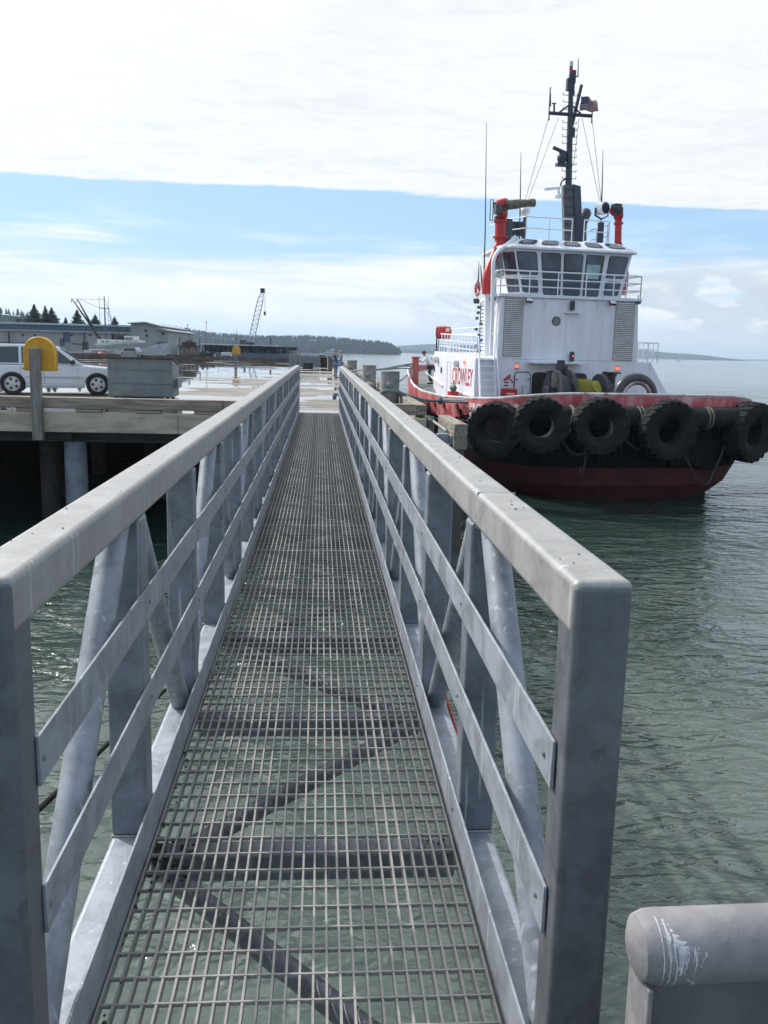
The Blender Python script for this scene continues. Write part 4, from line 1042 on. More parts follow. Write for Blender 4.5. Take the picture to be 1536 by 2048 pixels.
    def PM(px, py, dv=0): return P3(px, py, vm+dv)
    a, b, c, d = Vector(PM(1119, 478)), Vector(PM(1143, 479)), Vector(PM(1120, 372)), Vector(PM(1140, 371))
    mb = MB(); mb.add([(a.x, vm-.6, zr_), (b.x, vm-.6, zr_), (b.x, vm-.1, zr_), (a.x+.12, vm-.1, zr_), (c.x, vm-.35, c.z), (d.x, vm-.35, c.z), (d.x, vm+.1, c.z), (c.x+.1, vm+.1, c.z)],
                      [(0, 3, 2, 1), (4, 5, 6, 7), (0, 1, 5, 4), (1, 2, 6, 5), (2, 3, 7, 6), (3, 0, 4, 7)])
    ms = mb.build('mast', M_mastp, tug, bevel=.02)
    mb = MB(); a2, b2, d2, e2 = Vector(PM(1142, 479)), Vector(PM(1158, 479)), Vector(PM(1139, 371)), Vector(PM(1156, 373))
    mb.add([(a2.x, vm-.66, zr_), (b2.x, vm-.5, zr_), (b2.x, vm+.8, zr_), (a2.x, vm+.8, zr_), (d2.x, vm-.41, d2.z), (e2.x, vm-.3, d2.z-.05), (e2.x, vm+.5, d2.z-.05), (d2.x, vm+.5, d2.z)],
           [(0, 3, 2, 1), (4, 5, 6, 7), (0, 1, 5, 4), (1, 2, 6, 5), (2, 3, 7, 6), (3, 0, 4, 7)])
    mb.build('mast_casing', M_mast, ms, bevel=.015)
    H_ = c.z-zr_
    for k in range(7):
        mb = MB(); t = (k+.5)/7; x0 = a.x+(c.x-a.x)*t; x1 = b.x+(d.x-b.x)*t; y = vm-.6+.25*t; mb.box(x0-.005, x1, y-.03, y+.01, zr_+H_*t, zr_+H_*t+.035); mb.build('panel_seam', M_mast, ms)
    mb = MB(); top = Vector(PM(1141.5, 150)); mb.tube([(c.x+.55, vm, c.z-.5), PM(1137, 372), PM(1140, 250), PM(1141.5, 190), PM(1142, 148)], [.16, .15, .125, .105, .09], 14)
    mb.tube([PM(1142, 148), PM(1142.5, 123)], .07, 12); pole = mb.build('mast_pole', M_mast, ms)
    mb = MB(); mb.cyl(PM(1142.4, 133), PM(1142.5, 123.5), .085, 12); mb.build('masthead_lamp', M_lampc, ms)
    mb = MB(); mb.cyl(PM(1142, 145), PM(1142.2, 136), .08, 12); mb.build('masthead_lamp', M_redp, ms)
    mb = MB()
    for dx_, y_, h_ in ((8, 149, .5), (-5, 165, .5), (4, 172, .6), (7, 161, .4), (-6, 176, .35), (4, 186, .3), (5, 265, .6), (-3, 268, .55)):
        p = PM(1141+dx_*.7, y_); mb.box(p[0]-.10, p[0]+.10, p[1]-.1, p[1]+.1, p[2]-h_/3, p[2]+h_/3)
    mb.build('navigation_light_box', M_mast, ms, bevel=.02)
    mb = MB(); zA = PM(1140, 231)[2]; l_, r_ = Vector(PM(1098, 226)), Vector(PM(1184, 232)); mid_ = Vector(PM(1140, 230))
    mb.tube([l_, (l_+r_)/2, r_], .075, 10); up = Vector(PM(1141, 208))
    mb.tube([up, Vector(PM(1117, 226))], .04, 8); mb.tube([up, Vector(PM(1163, 229))], .04, 8)
    mb.tube([l_, l_+Vector((0, 0, 1.0)), l_+Vector((.03, 0, 1.05))], .03, 6); mb.cyl(PM(1108, 225), PM(1108.5, 208), .045, 8); mb.cyl(PM(1104, 207), PM(1112, 207), .03, 6)
    mb.cyl(l_+Vector((.02, 0, -.3)), l_+Vector((0, 0, 0)), .03, 6); mb.cyl(r_+Vector((0, 0, -.3)), r_+Vector((0, 0, .2)), .03, 6)
    mb.build('crossarm', M_mast, ms)
    mb = MB(); mb.tube([PM(1141, 262, .1), PM(1163, 170, .1)], [.09, .075], 10); mb.build('gaff', M_mast, ms)
    mb = MB()
    for y_ in (191, 205, 219, 246, 260, 274, 288, 301, 314, 329, 343, 357):
        for s_ in (-1, 1):
            if y_ > 300 and s_ < 0 and y_ < 340: continue
            p = Vector(PM(1140.5-(y_-190)*.016, y_)); mb.tube([p, p+Vector((s_*.33, 0, 0)), p+Vector((s_*.33, 0, .09))], .018, 5)
    mb.build('mast_steps', M_mast, ms)
    # radars
    mb = MB(); p = Vector(PM(1124, 316)); mb.ball(p, .22, 1, 1, 1.2); mb.box(p.x-.25, p.x+.45, p.y-.15, p.y+.15, p.z-.35, p.z-.22)
    q = Vector(PM(1106, 295)); w_ = Vector(PM(1136, 308)); mb.bar(q, w_, .1, .13); mb.bar(p, (q+w_)/2+Vector((0, 0, 0)), .12, .12); mb.build('radar', M_mast, ms)
    mb = MB(); mb.bar(PM(1088, 379, -.5), PM(1120, 376, -.5), .12, .10); p = Vector(PM(1117, 392, -.3)); mb.ball(p, .16, 1.2, 1, .8); mb.cyl(p, Vector(PM(1117, 377, -.4)), .06, 8); mb.build('radar', M_whiteclean, ms)
    mb = MB(); mb.tube(cat_rom([PM(1121, 372), PM(1124, 362), PM(1133, 356), PM(1135, 345)], 4), .04, 8); mb.build('cable', M_mast, ms)
    # stays
    mb = MB()
    for a_, b_ in (((1097, 236), (1050, 402)), ((1117, 236), (1056, 400)), ((1164, 236), (1199, 402)), ((1184, 236), (1202, 402)), ((1158, 238), (1147, 330))):
        mb.tube([PM(*a_), PM(*b_)], .011, 5)
    mb.build('stay_wires', M_chain, ms)
    # exhaust, searchlights, whip antennas
    mb = MB(); mb.tube(cat_rom([PM(1162, 482, .8), PM(1163, 450, .8), PM(1170, 430, .9), PM(1172, 427, 1.0)], 4), [.27]*13 if False else .25, 16); mb.build('exhaust_pipe', M_mast, tug)
    p = Vector(PM(1204, 417, -1)); mb = MB(); S = Matrix.Translation(p) @ Matrix.Rotation(R(90), 4, 'X') @ Matrix.Rotation(R(20), 4, 'Y')
    mb.lathe([(.12, -.30), (.26, -.20), (.27, .10), (.27, .22), (.24, .225)], 24, S); s1 = mb.build('searchlight', M_whiteclean, tug)
    mb = MB(); mb.lathe([(.235, .226), (.12, .20), (.02, .20)], 24, S); mb.build('lens', M_blk, s1)
    mb = MB(); q = tl(1204, 482, V0+1.2); mb.tube([(p.x, p.y, zr_), (p.x, p.y, p.z-.45), (p.x-.3, p.y, p.z-.3), (p.x-.3, p.y, p.z)], .05, 8); mb.cyl((p.x, p.y, zr_), (p.x, p.y, p.z-.6), .14, 12); mb.tube([(p.x, p.y, p.z-.45), (p.x+.3, p.y, p.z-.3), (p.x+.3, p.y, p.z)], .03, 8); mb.build('yoke', M_mast, s1)
    p = Vector(PM(1050, 422, -1)); mb = MB(); mb.ball(p, .24, 1, 1.1, .95); s1 = mb.build('searchlight', M_whiteclean, tug); mb = MB(); mb.cyl((p.x, p.y, zr_), (p.x, p.y, p.z-.2), .07, 10); mb.build('yoke', M_mast, s1)
    mb = MB()
    for px in (1027, 1035, 1045): p = Vector(PM(px, 458, -1.2)); mb.box(p.x-.10, p.x+.10, p.y-.1, p.y+.1, p.z-.3, p.z+.3); mb.cyl((p.x, p.y, zr_), p, .03, 6)
    mb.build('roof_equipment', M_blk, tug, bevel=.02)
    for a_, b_, c_, v_ in (((967, 585), (970.5, 455), (973, 245), VF+1.6), ((1039, 478), (1040.5, 400), (1042, 305), V0+.8), ((1203, 405), (1204.5, 365), (1206, 300), vm), ((956, 578), (957.5, 545), (958, 523), VF+2), ((965, 585), (962, 540), (961, 530), VF+2)):
        mb = MB(); mb.tube([P3(*a_, v_), P3(*b_, v_), P3(*c_, v_)], [.035, .026, .010], 7); mb.build('whip_antenna', M_chain if a_[0] != 1039 else M_mast, tug)
    mb = MB(); mb.tube([PM(1156, 153), PM(1156.5, 118)], [.03, .02], 6); mb.tube([PM(1144, 152), PM(1156, 153)], .03, 6); mb.tube([PM(1101, 213), PM(1101.5, 186)], [.03, .012], 6); mb.build('whip_antenna', M_mast, ms)
    # clutter up the tower's left side: ladder rungs, hose reels, small fittings
    mb = MB()
    for k in range(22):
        y_ = 612+k*7.4; p = P3(962-k*.28, y_, VF+2.6); mb.tube([p, (p[0]+.32, p[1], p[2])], .018, 5)
    a_, b_ = P3(962, 606, VF+2.6), P3(955, 780, VF+2.6); mb.tube([a_, b_], .022, 6); mb.tube([(a_[0]+.32, a_[1], a_[2]), (b_[0]+.32, b_[1], b_[2])], .022, 6)
    mb.build('tower_ladder', M_chain, tug)
    mb = MB(); rr = random.Random(9)
    for k in range(9):
        p = P3(955+rr.uniform(-3, 8), 615+k*11, VF+2.2); mb.box(p[0]-.05, p[0]+.06, p[1]-.08, p[1]+.08, p[2]-.05, p[2]+.07)
    mb.build('wall_fittings', M_mastp, tug, bevel=.01)
    # foredeck bitts: red staple with grey wear, seen past the house
    p = tl(833, 765, VB+1.4)
    mb = MB(); q0, q1 = tl(823, 765, VB+1.4), tl(835, 765, VB+1.4); zt2 = tl(833, 717, VB+1.4).z
    mb.box(q0.x, q0.x+.17, VB+1.2, VB+1.45, -.1, zt2); mb.box(q1.x-.17, q1.x, VB+1.2, VB+1.45, -.1, zt2); mb.box(q0.x-.05, q1.x+.05, VB+1.15, VB+1.5, zt2, zt2+.10); mb.box(q0.x+.2, q1.x-.2, VB+1.25, VB+1.4, zt2-.55, zt2-.35)
    mb.build('mooring_bitts', mat('red_brown_bitts', (.46, .07, .065), .5, c2=(.32, .12, .10), scale=4), tug, bevel=.03)
make_redlet = None
M_redlet = mat('red_lettering', (.40, .025, .03), .5)
M_whitelet = mat('white_lettering', (.72, .72, .74), .5)
make_house()

# bow name, chain lugs and recessed ports on the red side
def hull_point(px, py, dz=0):
    """where the ray meets the port bulwark"""
    best = None
    for i in range(NO):
        a = outl[i]; b = outl[(i+1) % NO]
        if a[0] > 0 or b[0] > 0: continue
        A_ = Vector((a[0], a[1], 0)); B_ = Vector((b[0], b[1], 0)); e = B_-A_; n_ = Vector((e.y, -e.x, 0)).normalized()
        o = TI @ Vector((0, 0, CZ)); d = TI.to_3x3() @ ray(px, py)
        if abs(d.dot(n_)) < 1e-6: continue
        t = (A_-o).dot(n_)/d.dot(n_); P_ = o+d*t; s = (P_-A_).dot(e)/e.dot(e)
        if 0 <= s <= 1 and t > 0 and (best is None or t < best[0]): best = (t, P_, n_ if n_.x < 0 else -n_)
    return best
def hull_marks():
    mb = MB(); mc = MB()
    for px, py in ((857, 806), (870, 808), (888, 810), (914, 812)):
        h = hull_point(px, py)
        if not h: continue
        _, p, n_ = h; mb.box(p.x-.06, p.x+.04, p.y-.08, p.y+.08, p.z-.12, p.z+.12)
        q = p+n_*.08
        t = n_.cross(Vector((0, 0, 1)))
        for k in range(9):
            c = q-Vector((0, .14*k, .05*k+.012*k*k)); mc.tube([c+Vector((0, .05, 0)), c+Vector((0, -.05, -.02))], .022, 6)
    mb.build('chain_lug', M_redp, tug, bevel=.02); mc.build('lug_chain', M_chain, tug)
    h = hull_point(917, 822); mb = MB(); p = h[1]; mb.box(p.x-.02, p.x+.05, p.y-.15, p.y+.15, p.z-.1, p.z+.1); mb.build('scupper', M_frame, tug)
    h = hull_point(952, 815); h2 = hull_point(960, 815)
    for body, z_, w_, hh in (('PROTECTOR', .0, 2.6, .26), ('SEATTLE', -.36, 1.9, .22)):
        pass
    h = hull_point(944, 815)
    if h:
        _, p, n_ = h; print('name', p)
        # follow the facet: text plane tangent to the hull side
        t = Vector((0, 0, 1)).cross(n_).normalized()
        if t.y > 0: t = -t
        for body, dz_, w_, hh in (('PROT', -.28, 1.15, .26), ('SEAT', -.62, 1.15, .24)):
            org = p+n_*.10; M = Matrix(((t.x, 0, n_.x, org.x), (t.y, 0, n_.y, org.y), (0, 1, 0, sheer(p.y)+dz_-.1), (0, 0, 0, 1)))
            text_mesh('name_lettering', body, w_, hh, M, M_whitelet, tug, bold=.02)
hull_marks()

# winch on the aft deck
def make_winch():
    def P3(px, py, v): p = tl(px, py, v); return Vector((p.x, p.y, p.z))
    v = 4.6; a = P3(1122, 770, v); b = P3(1207, 772, v); zc_ = P3(1160, 779, v).z-.25
    Rt = lambda x: Matrix.Translation((x, v, zc_)) @ Matrix.Rotation(R(90), 4, 'Y')
    w = empty('x', (0, 0, 0)); bpy.data.objects.remove(w)
    mb = MB(); r_ = P3(1130, 739, v).z-zc_
    mb.lathe([(r_*.9, -.42), (r_, -.36), (r_, -.22), (r_*.82, -.18), (r_*.82, .12), (r_*1.02, .16), (r_*1.02, .30), (r_*.9, .34)], 36, Rt(a.x+.0))
    w = mb.build('winch', M_blk, tug)
    mb = MB(); mb.lathe([(r_*.70, -.3), (r_*.86, -.24), (r_*.86, -.05), (r_*.7, 0), (r_*.7, .2)], 32, Rt(b.x)); mb.build('winch_flange', M_blk, w)
    mb = MB()
    x = a.x+.36; k = 0
    while x < b.x-.30:
        mb.lathe([(r_*.50, -.048), (r_*.585, -.03), (r_*.60, 0), (r_*.585, .03), (r_*.50, .048)], 30, Rt(x)); x += .088; k += 1
    # outer layer a little uneven and the free end slanting down
    for i in range(10): mb.lathe([(r_*.58, -.045), (r_*.66, 0), (r_*.58, .045)], 30, Rt(a.x+.42+i*.085) @ Matrix.Rotation(R(1.5), 4, 'X'))
    mb.tube([(b.x-.75, v-r_*.5, zc_+r_*.42), (b.x-.5, v-r_*.66, zc_+.1), (b.x-.32, v-r_*.8, zc_-.25)], .06, 8)
    mb.build('hawser', M_yrope, w)
    mb = MB(); mb.box(a.x-.62, a.x-.46, v-.5, v+.5, -.9, zc_+.35); mb.box(b.x+.32, b.x+.5, v-.5, v+.5, -.9, zc_+.3); mb.box(a.x-.6, b.x+.5, v-.5, v+.6, -.9, -.6)
    mb.box(b.x+.05, b.x+.35, v-.2, v+.3, zc_+r_*.5, zc_+r_*.95); mb.box(a.x-.05, a.x+.3, v+.1, v+.6, zc_+r_*.7, zc_+r_*1.15)
    mb.cyl((a.x+.1, v+.35, zc_+r_), (a.x+.1, v+.35, zc_+r_*1.35), .16, 14); mb.box(a.x-.7, a.x-.5, v-.7, v-.2, -.9, zc_+.1)
    mb.build('winch_frame', M_blk, w, bevel=.02)
    for px, py in ((1100, 742), (1229, 746)):
        p = P3(px, py, 4.2); mb = MB(); mb.cyl((p.x, p.y, -.9), (p.x, p.y, p.z), .055, 10); hw = mb.build('hand_wheel', M_blk, tug)
        mb = MB(); r2 = .24; pts = [(p.x+r2*math.cos(2*math.pi*k/18), p.y+r2*math.sin(2*math.pi*k/18), p.z) for k in range(19)]; mb.tube(pts, .028, 8, cap=False)
        mb.tube([(p.x-r2, p.y, p.z), (p.x+r2, p.y, p.z)], .02, 6); mb.tube([(p.x, p.y-r2, p.z), (p.x, p.y+r2, p.z)], .02, 6); mb.cyl((p.x, p.y, p.z-.14), (p.x, p.y, p.z+.02), .10, 10); mb.build('wheel_rim', M_blk, hw)
    # staple: bright arch the hawser runs through
    l = P3(1228, 795, 1.6); r = P3(1312, 795, 1.6); cx = (l.x+r.x)/2; R_ = (r.x-l.x)/2-.12; zt_ = P3(1270, 752, 1.6).z; zc2 = zt_-R_-.05
    mb = MB(); pts = [(cx-R_-.05, 1.6, -.8)]+[(cx-R_*math.cos(t), 1.6, zc2+R_*math.sin(t)) for t in [math.pi*k/20 for k in range(21)]]+[(cx+R_+.05, 1.6, -.8)]
    mb.tube(pts, .17, 18); f = mb.build('towing_staple', mat('black_bright_staple', (.03, .03, .035), .3, c2=(.06, .06, .07), scale=3), tug)
    mb = MB(); pts = [(cx-(R_-.19), 1.5, -.8)]+[(cx-(R_-.19)*math.cos(t), 1.5, zc2+(R_-.19)*math.sin(t)) for t in [math.pi*k/20 for k in range(21)]]+[(cx+(R_-.19), 1.5, -.8)]
    mb.tube(pts, .085, 12); mb.build('worn_liner', M_chrome, f)
    mb = MB(); mb.cyl((cx-.35, 2.2, -.8), (cx-.35, 2.2, .2), .10, 12); mb.ball((cx+.55, 2.0, .1), .16); mb.build('deck_fitting', M_redp, tug)
make_winch()

# ------------------------------------------------------------------ tyres hung on the stern
def tyre_mesh():
    mb = MB(); Rr, w, h = 1.03, .33, .46
    prof = [(h-.02, -w*.55), (h+.05, -w*.80), (h+.20, -w*.99), (Rr*.80, -w*1.0), (Rr*.92, -w*.90), (Rr*.965, -w*.70), (Rr*.975, 0), (Rr*.965, w*.70), (Rr*.92, w*.90), (Rr*.80, w*1.0), (h+.20, w*.99), (h+.05, w*.80), (h-.02, w*.55), (h+.02, 0)]
    mb.lathe(prof, 56, Matrix.Rotation(R(90), 4, 'X'), closed=True)
    return mb
def tread_mesh():
    mb = MB(); Rr, w = 1.03, .33; n = 22
    for k in range(n):
        for s in (-1, 1):
            a = 2*math.pi*(k+(.5 if s > 0 else 0))/n
            M = Matrix.Rotation(a, 4, 'Y')
            # chunky shoulder lug, slanting to the centre
            pts = [(Rr*.86, s*w*.97), (Rr*.965, s*w*.985), (Rr*.998, s*w*.82), (Rr*1.005, s*w*.05), (Rr*.95, s*w*.05), (Rr*.93, s*w*.8)]
            d0, d1 = -.075, .075; sk = .09
            vs = []
            for d in (d0, d1):
                for r_, y in pts:
                    off = d+sk*(1-abs(y)/w)
                    vs.append(M @ Vector((r_*math.cos(off/Rr), y, r_*math.sin(off/Rr))))
            q = len(pts); mb.add(vs, [tuple(range(q)), tuple(range(2*q-1, q-1, -1))]+[(i, q+i, q+(i+1) % q, (i+1) % q) for i in range(q)])
    return mb
TT = [  # centre px, centre py, size in px, tug-local v of the tyre plane, turn in degrees (world z), label
    (1336, 860, 124, -.95, 0, 'large black tyre fender fourth from the left, right of the grey towing arch'),
    (1199, 852, 120, -.98, 3, 'large black tyre fender in the middle of the five, under the yellow hawser'),
    (1081, 850, 118, -.70, 12, 'large black tyre fender second from the left on the tug stern'),
    (991, 860, 116, .15, 38, 'large black tyre fender leftmost on the tug stern, hung beside the white ship name'),
    (1498, 864, 124, .05, -22, 'large black tyre fender rightmost on the tug stern, cut by the photo edge')]
def tyres():
    base = None
    for px, py, sz, v, turn, label in TT:
        p = tl(px, py, v); wp = TM @ p
        if base is None:
            o = empty('tyre_fender', wp, 0, label, 'tyre', 'big tyres hung round the tug stern')
            tyre_mesh().build('carcass', M_rub, o, smooth=35); tread_mesh().build('tread', M_rub, o, smooth=0, bevel=.012, seg=1)
            base = o
        else:
            o = copy_tree(base); o.location = wp; o['label'] = label
        dist = wp.y; s = sz/1790*(wp.y*1.0)/2/1.03
        o.scale = (s*random.uniform(.97, 1.03), s*random.uniform(.9, 1.08), s*random.uniform(.98, 1.03))
        o.rotation_euler = (R(4), R(random.uniform(0, 20)), TY-R(turn))
    # smaller dark tyres squeezed between tug and pier
    for px, py, v, label in ((846, 846, 8.2, 'black tyre squashed between pier and tug, near the weathered timber pile'), (838, 828, 11.2, 'black tyre farther back between pier and red tug side')):
        p = Vector((-6.35, v, 0)); wp = TM @ p; wp.z = at(px, py, wp.y).z
        o = copy_tree(base); o.location = wp; o['label'] = label; o.scale = (.85,)*3; o.rotation_euler = (0, 0, TY-R(90)); o['group'] = 'tyres between pier and tug'
tyres()
def chain(name, pts, label, link=.085, r=.014):
    """separate oval links along a hanging line"""
    P_ = cat_rom(pts, 10); mb = MB(); L_ = 0; nxt = 0; k = 0
    for a, b in zip(P_, P_[1:]):
        d = b-a; l = d.length
        while nxt < L_+l:
            c = a+d*((nxt-L_)/l); t = d.normalized(); s = t.cross(Vector((0, 1, 0)) if k % 2 else Vector((.3, 1, .8))).normalized()
            pts_ = [c+t*(link*.62*math.cos(q))+s*(link*.33*math.sin(q)) for q in [2*math.pi*j/8 for j in range(9)]]
            mb.tube(pts_, r, 5, cap=False); nxt += link*.85; k += 1
        L_ += l
    return tag(mb.build(name, M_chain), label, 'chain', 'chains hanging from the tyre fenders')
def WL(px, py, v): return TM @ tl(px, py, v)
chain('fender_chain', [WL(1120, 873, -.3), WL(1143, 905, -.55), WL(1166, 908, -.6), WL(1182, 895, -.5)], 'short sagging chain between second and third tyre fenders')
chain('fender_chain', [WL(1172, 905, -.55), WL(1170, 925, -.5), WL(1163, 948, -.4), WL(1160, 935, -.4)], 'chain end dangling straight down below the middle tyre fender')
chain('fender_chain', [WL(1371, 915, -.3), WL(1392, 950, -.2), WL(1413, 968, -.1), WL(1432, 935, -.05), WL(1448, 895, 0)], 'long chain hanging in a deep V between the two rightmost tyre fenders')
chain('fender_chain', [WL(1255, 884, -.3), WL(1268, 895, -.3), WL(1282, 902, -.3)], 'short chain between middle and fourth tyre fenders')

# life ring and axe on the tug
def life_ring():
    wp = TM @ tl(955, 577, VF+2.0); o = empty('life_ring', wp, TY+R(55), 'orange red life ring hung on the tug bridge railing', 'life ring')
    mb = MB(); mb.lathe([(.27+.07*math.cos(a), .055*math.sin(a)) for a in [2*math.pi*k/10 for k in range(10)]], 30, Matrix.Rotation(R(90), 4, 'X'), closed=True); mb.build('ring', mat('orange_red_ring', (.50, .07, .06), .5), o)
    for k in range(4):
        mb = MB(); M = Matrix.Rotation(R(45+90*k), 4, 'Y') @ Matrix.Translation((.27, 0, 0))
        mb.lathe([(.076, -.03), (.076, .03)], 12, M); mb.build('band', M_whiteclean, o)
life_ring()
def axe():
    wp = TM @ tl(1017, 757, VF-.06); o = empty('fire_axe', wp, TY, 'red fire axe mounted on the white tug wall beside the closed door', 'axe')
    mb = MB(); mb.bar((-.02, 0, .06), (.26, 0, -.20), .03, .035); mb.build('handle', M_redp, o)
    mb = MB(); mb.prism([(-.22, -.06), (-.16, -.12), (-.02, .0), (.10, .10), (.06, .18), (-.05, .10), (-.14, .02)], -.03, .03); mb.build('axe_head', mat('dark_red_blade', (.38, .05, .04), .4), o, bevel=.006)
axe()

# flag
def make_flag():
    wp = TM @ tl(1161, 207, VF+3.3)
    A_, B_ = TM @ tl(1162, 193, VF+3.2), TM @ tl(1159.5, 221, VF+3.2); E_, F_ = TM @ tl(1191, 203, VF+3.0), TM @ tl(1198, 223, VF+2.8)
    mid_ = TM @ tl(1178, 194, VF+3.1)
    nx, nz = 26, 13; vs = []; fs = []; mi = []
    mb = MB()
    def Q(s, t):
        top = A_.lerp(mid_, s*2) if s < .5 else mid_.lerp(E_, s*2-1)
        p = top.lerp(B_.lerp(F_, s), t); w = math.sin(s*11+t*2)*.10*s**.6; return p+Vector((.02*math.sin(t*6), w, .05*math.sin(s*7)*s))
    for j in range(nz):
        for i in range(nx):
            s0, s1, t0, t1 = i/nx, (i+1)/nx, j/nz, (j+1)/nz
            mb.cur = 2 if (i < 11 and j < 7) else (0 if j % 2 == 0 else 1)
            mb.quad(Q(s0, t0), Q(s1, t0), Q(s1, t1), Q(s0, t1))
    o = mb.build('flag', [mat('flag_red', (.24, .04, .06), .8), mat('flag_white', (.38, .37, .37), .8), mat('flag_blue', (.02, .035, .10), .8)], smooth=60)
    so_ = o.modifiers.new('cloth', 'SOLIDIFY'); so_.thickness = .006
    tag(o, 'small striped American flag flying from the tug mast', 'flag')
    st = MB()
    for r_ in range(9):
        for c_ in range(6 if r_ % 2 == 0 else 5):
            s = (c_+.6+(.5 if r_ % 2 else 0))/6.4*.42; t = (r_+.8)/10*.54; p = Q(s, t); 
            st.quad(p+Vector((-.012, -.012, 0)), p+Vector((0, -.012, -.012)), p+Vector((.012, -.012, 0)), p+Vector((0, -.012, .012)))
    so2 = st.build('stars', MATS['flag_white'], o, smooth=0)
make_flag()

# ------------------------------------------------------------------ mooring ropes
def rope(pts, r, m, label, n=8):
    mb = MB(); mb.tube(cat_rom(pts, 8), r, 8); return tag(mb.build('mooring_rope', m), label, 'rope', 'mooring ropes between pier and tug')
bitt = TM @ tl(828, 735, VF+8.3+1.3)
def bz(px, py, Y): return at(px, py, Y)
rope([bz(700, 742, 57), bz(722, 740, 50), bz(760, 738.5, 47), bz(792, 733, 46), Vector((bitt.x, bitt.y, bitt.z))+Vector((0, 0, .20))], .045, M_rope, 'upper mooring line from farthest bollard to the red bitts on the tug bow')
rope([bz(752, 739.5, 42), bz(785, 736, 44), bz(805, 732, 46), Vector((bitt.x, bitt.y, bitt.z))+Vector((0, 0, .05))], .035, M_rope, 'middle mooring line leaving the middle bollard towards the tug bow')
rope([bz(752, 740, 42), bz(785, 738, 44), bz(805, 736.5, 46), Vector((bitt.x, bitt.y, bitt.z))+Vector((0, 0, -.08))], .03, M_rope, 'lowest nearly level mooring line from middle bollard to tug bow')
rope([bz(712, 751, 52), bz(720, 750.5, 46), bz(728, 751, 42)], .05, M_rope, 'short mooring line end by the foot of the middle bollard')
rope([bz(800, 762, 46), bz(808, 756, 47), bz(815, 749, 48)], .035, M_rope, 'short steep line just left of the red tug bow')
rope([bz(762, 790, 29.4), bz(766, 783, 29.0), bz(780, 780, 28.9), bz(794, 782, 29.1), bz(803, 788, 29.6), bz(806, 800, 29.7)], .045, M_rope, 'thick green rope turned round the foot of the nearest bollard')
rope([bz(766, 787, 29.3), bz(778, 782, 28.9), bz(796, 785, 29.2), bz(825, 794, 31), bz(850, 800, 33), bz(880, 802, 35)], .05, M_rope, 'long green rope running from nearest bollard toward the knot on the red bulwark')
rope([bz(797, 790, 29.3), bz(825, 799, 31), bz(850, 801.5, 33), bz(880, 801, 35)], .045, M_rope, 'second green rope lying just below the long one, ending at the same knot')
rope([bz(880, 800, 35), bz(940, 800.5, 34.2), bz(990, 798, 33.2), bz(1060, 793, 32.0), bz(1150, 788.5, 31.3)], .055, M_ropel, 'pale thick rope from the knot along the stern rail above the tyres')
rope([bz(880, 803, 35), bz(930, 804, 34.2), bz(985, 801, 33.1), bz(1030, 797, 32.2)], .04, M_rope, 'thin grey rope just under the pale rope on the stern rail')
mb = MB(); mb.ball(bz(881, 801, 35), .13, 1, 1, 1.2, 10); tag(mb.build('rope_knot', M_rope), 'blue green knot joining the ropes on the red tug side', 'knot')
rope([bz(824, 822, 27), bz(840, 829, 27), bz(868, 836, 26)], .04, M_rope, 'green rope sagging over the black tyres behind the timber pile')
rope([bz(866, 842, 24.5), bz(880, 852, 23), bz(893, 862, 22)], .035, M_ropel, 'short frayed rope leading down to the steel bracket on the timber pile')
# dark cable slung under the gangway, and a red cord on the right truss
mb = MB(); mb.tube(cat_rom([at(60, 1635, 2.9), at(135, 1565, 3.3), at(214, 1489, 3.8), at(330, 1380, 5.0)], 6), .011, 8); tag(mb.build('cable', M_rubf), 'thin dark cable slung beside the left side of the gangway', 'cable')
mb = MB(); mb.tube([(XR+.012, 3.55, .02), (XR+.012, 4.05, .03)], .005, 6); mb.tube([(XR+.012, 3.75, .03), (XR+.012, 4.12, .055)], .004, 6); tag(mb.build('cord', mat('red_cord', (.55, .05, .04), .6)), 'thin red cord tied along the right bottom tube of the gangway', 'cord')

# ------------------------------------------------------------------ people
def skinmesh(name, chains, m, parent, sub=2):
    """chains: list of [(pos, radius or (rx,ry))...]; shared positions are welded"""
    vs = []; es = []; rad = []; idx = {}
    for ch in chains:
        prev = None
        for p, r in ch:
            key = tuple(round(c, 4) for c in p)
            if key not in idx: idx[key] = len(vs); vs.append(p); rad.append(r)
            i = idx[key]
            if prev is not None and prev != i: es.append((prev, i))
            prev = i
    me = bpy.data.meshes.new(name); me.from_pydata(vs, es, []); me.materials.append(m)
    o = bpy.data.objects.new(name, me); col.objects.link(o); o.parent = parent
    sk = o.modifiers.new('skin', 'SKIN'); sk.use_smooth_shade = True
    me.skin_vertices.new() if not me.skin_vertices else None
    for i, r in enumerate(rad):
        sv = me.skin_vertices[0].data[i]; sv.radius = r if isinstance(r, tuple) else (r, r); sv.use_root = (i == 0)
    ss = o.modifiers.new('sub', 'SUBSURF'); ss.levels = sub; ss.render_levels = sub
    return o
M_skin = mat('skin', (.46, .26, .19), .55)
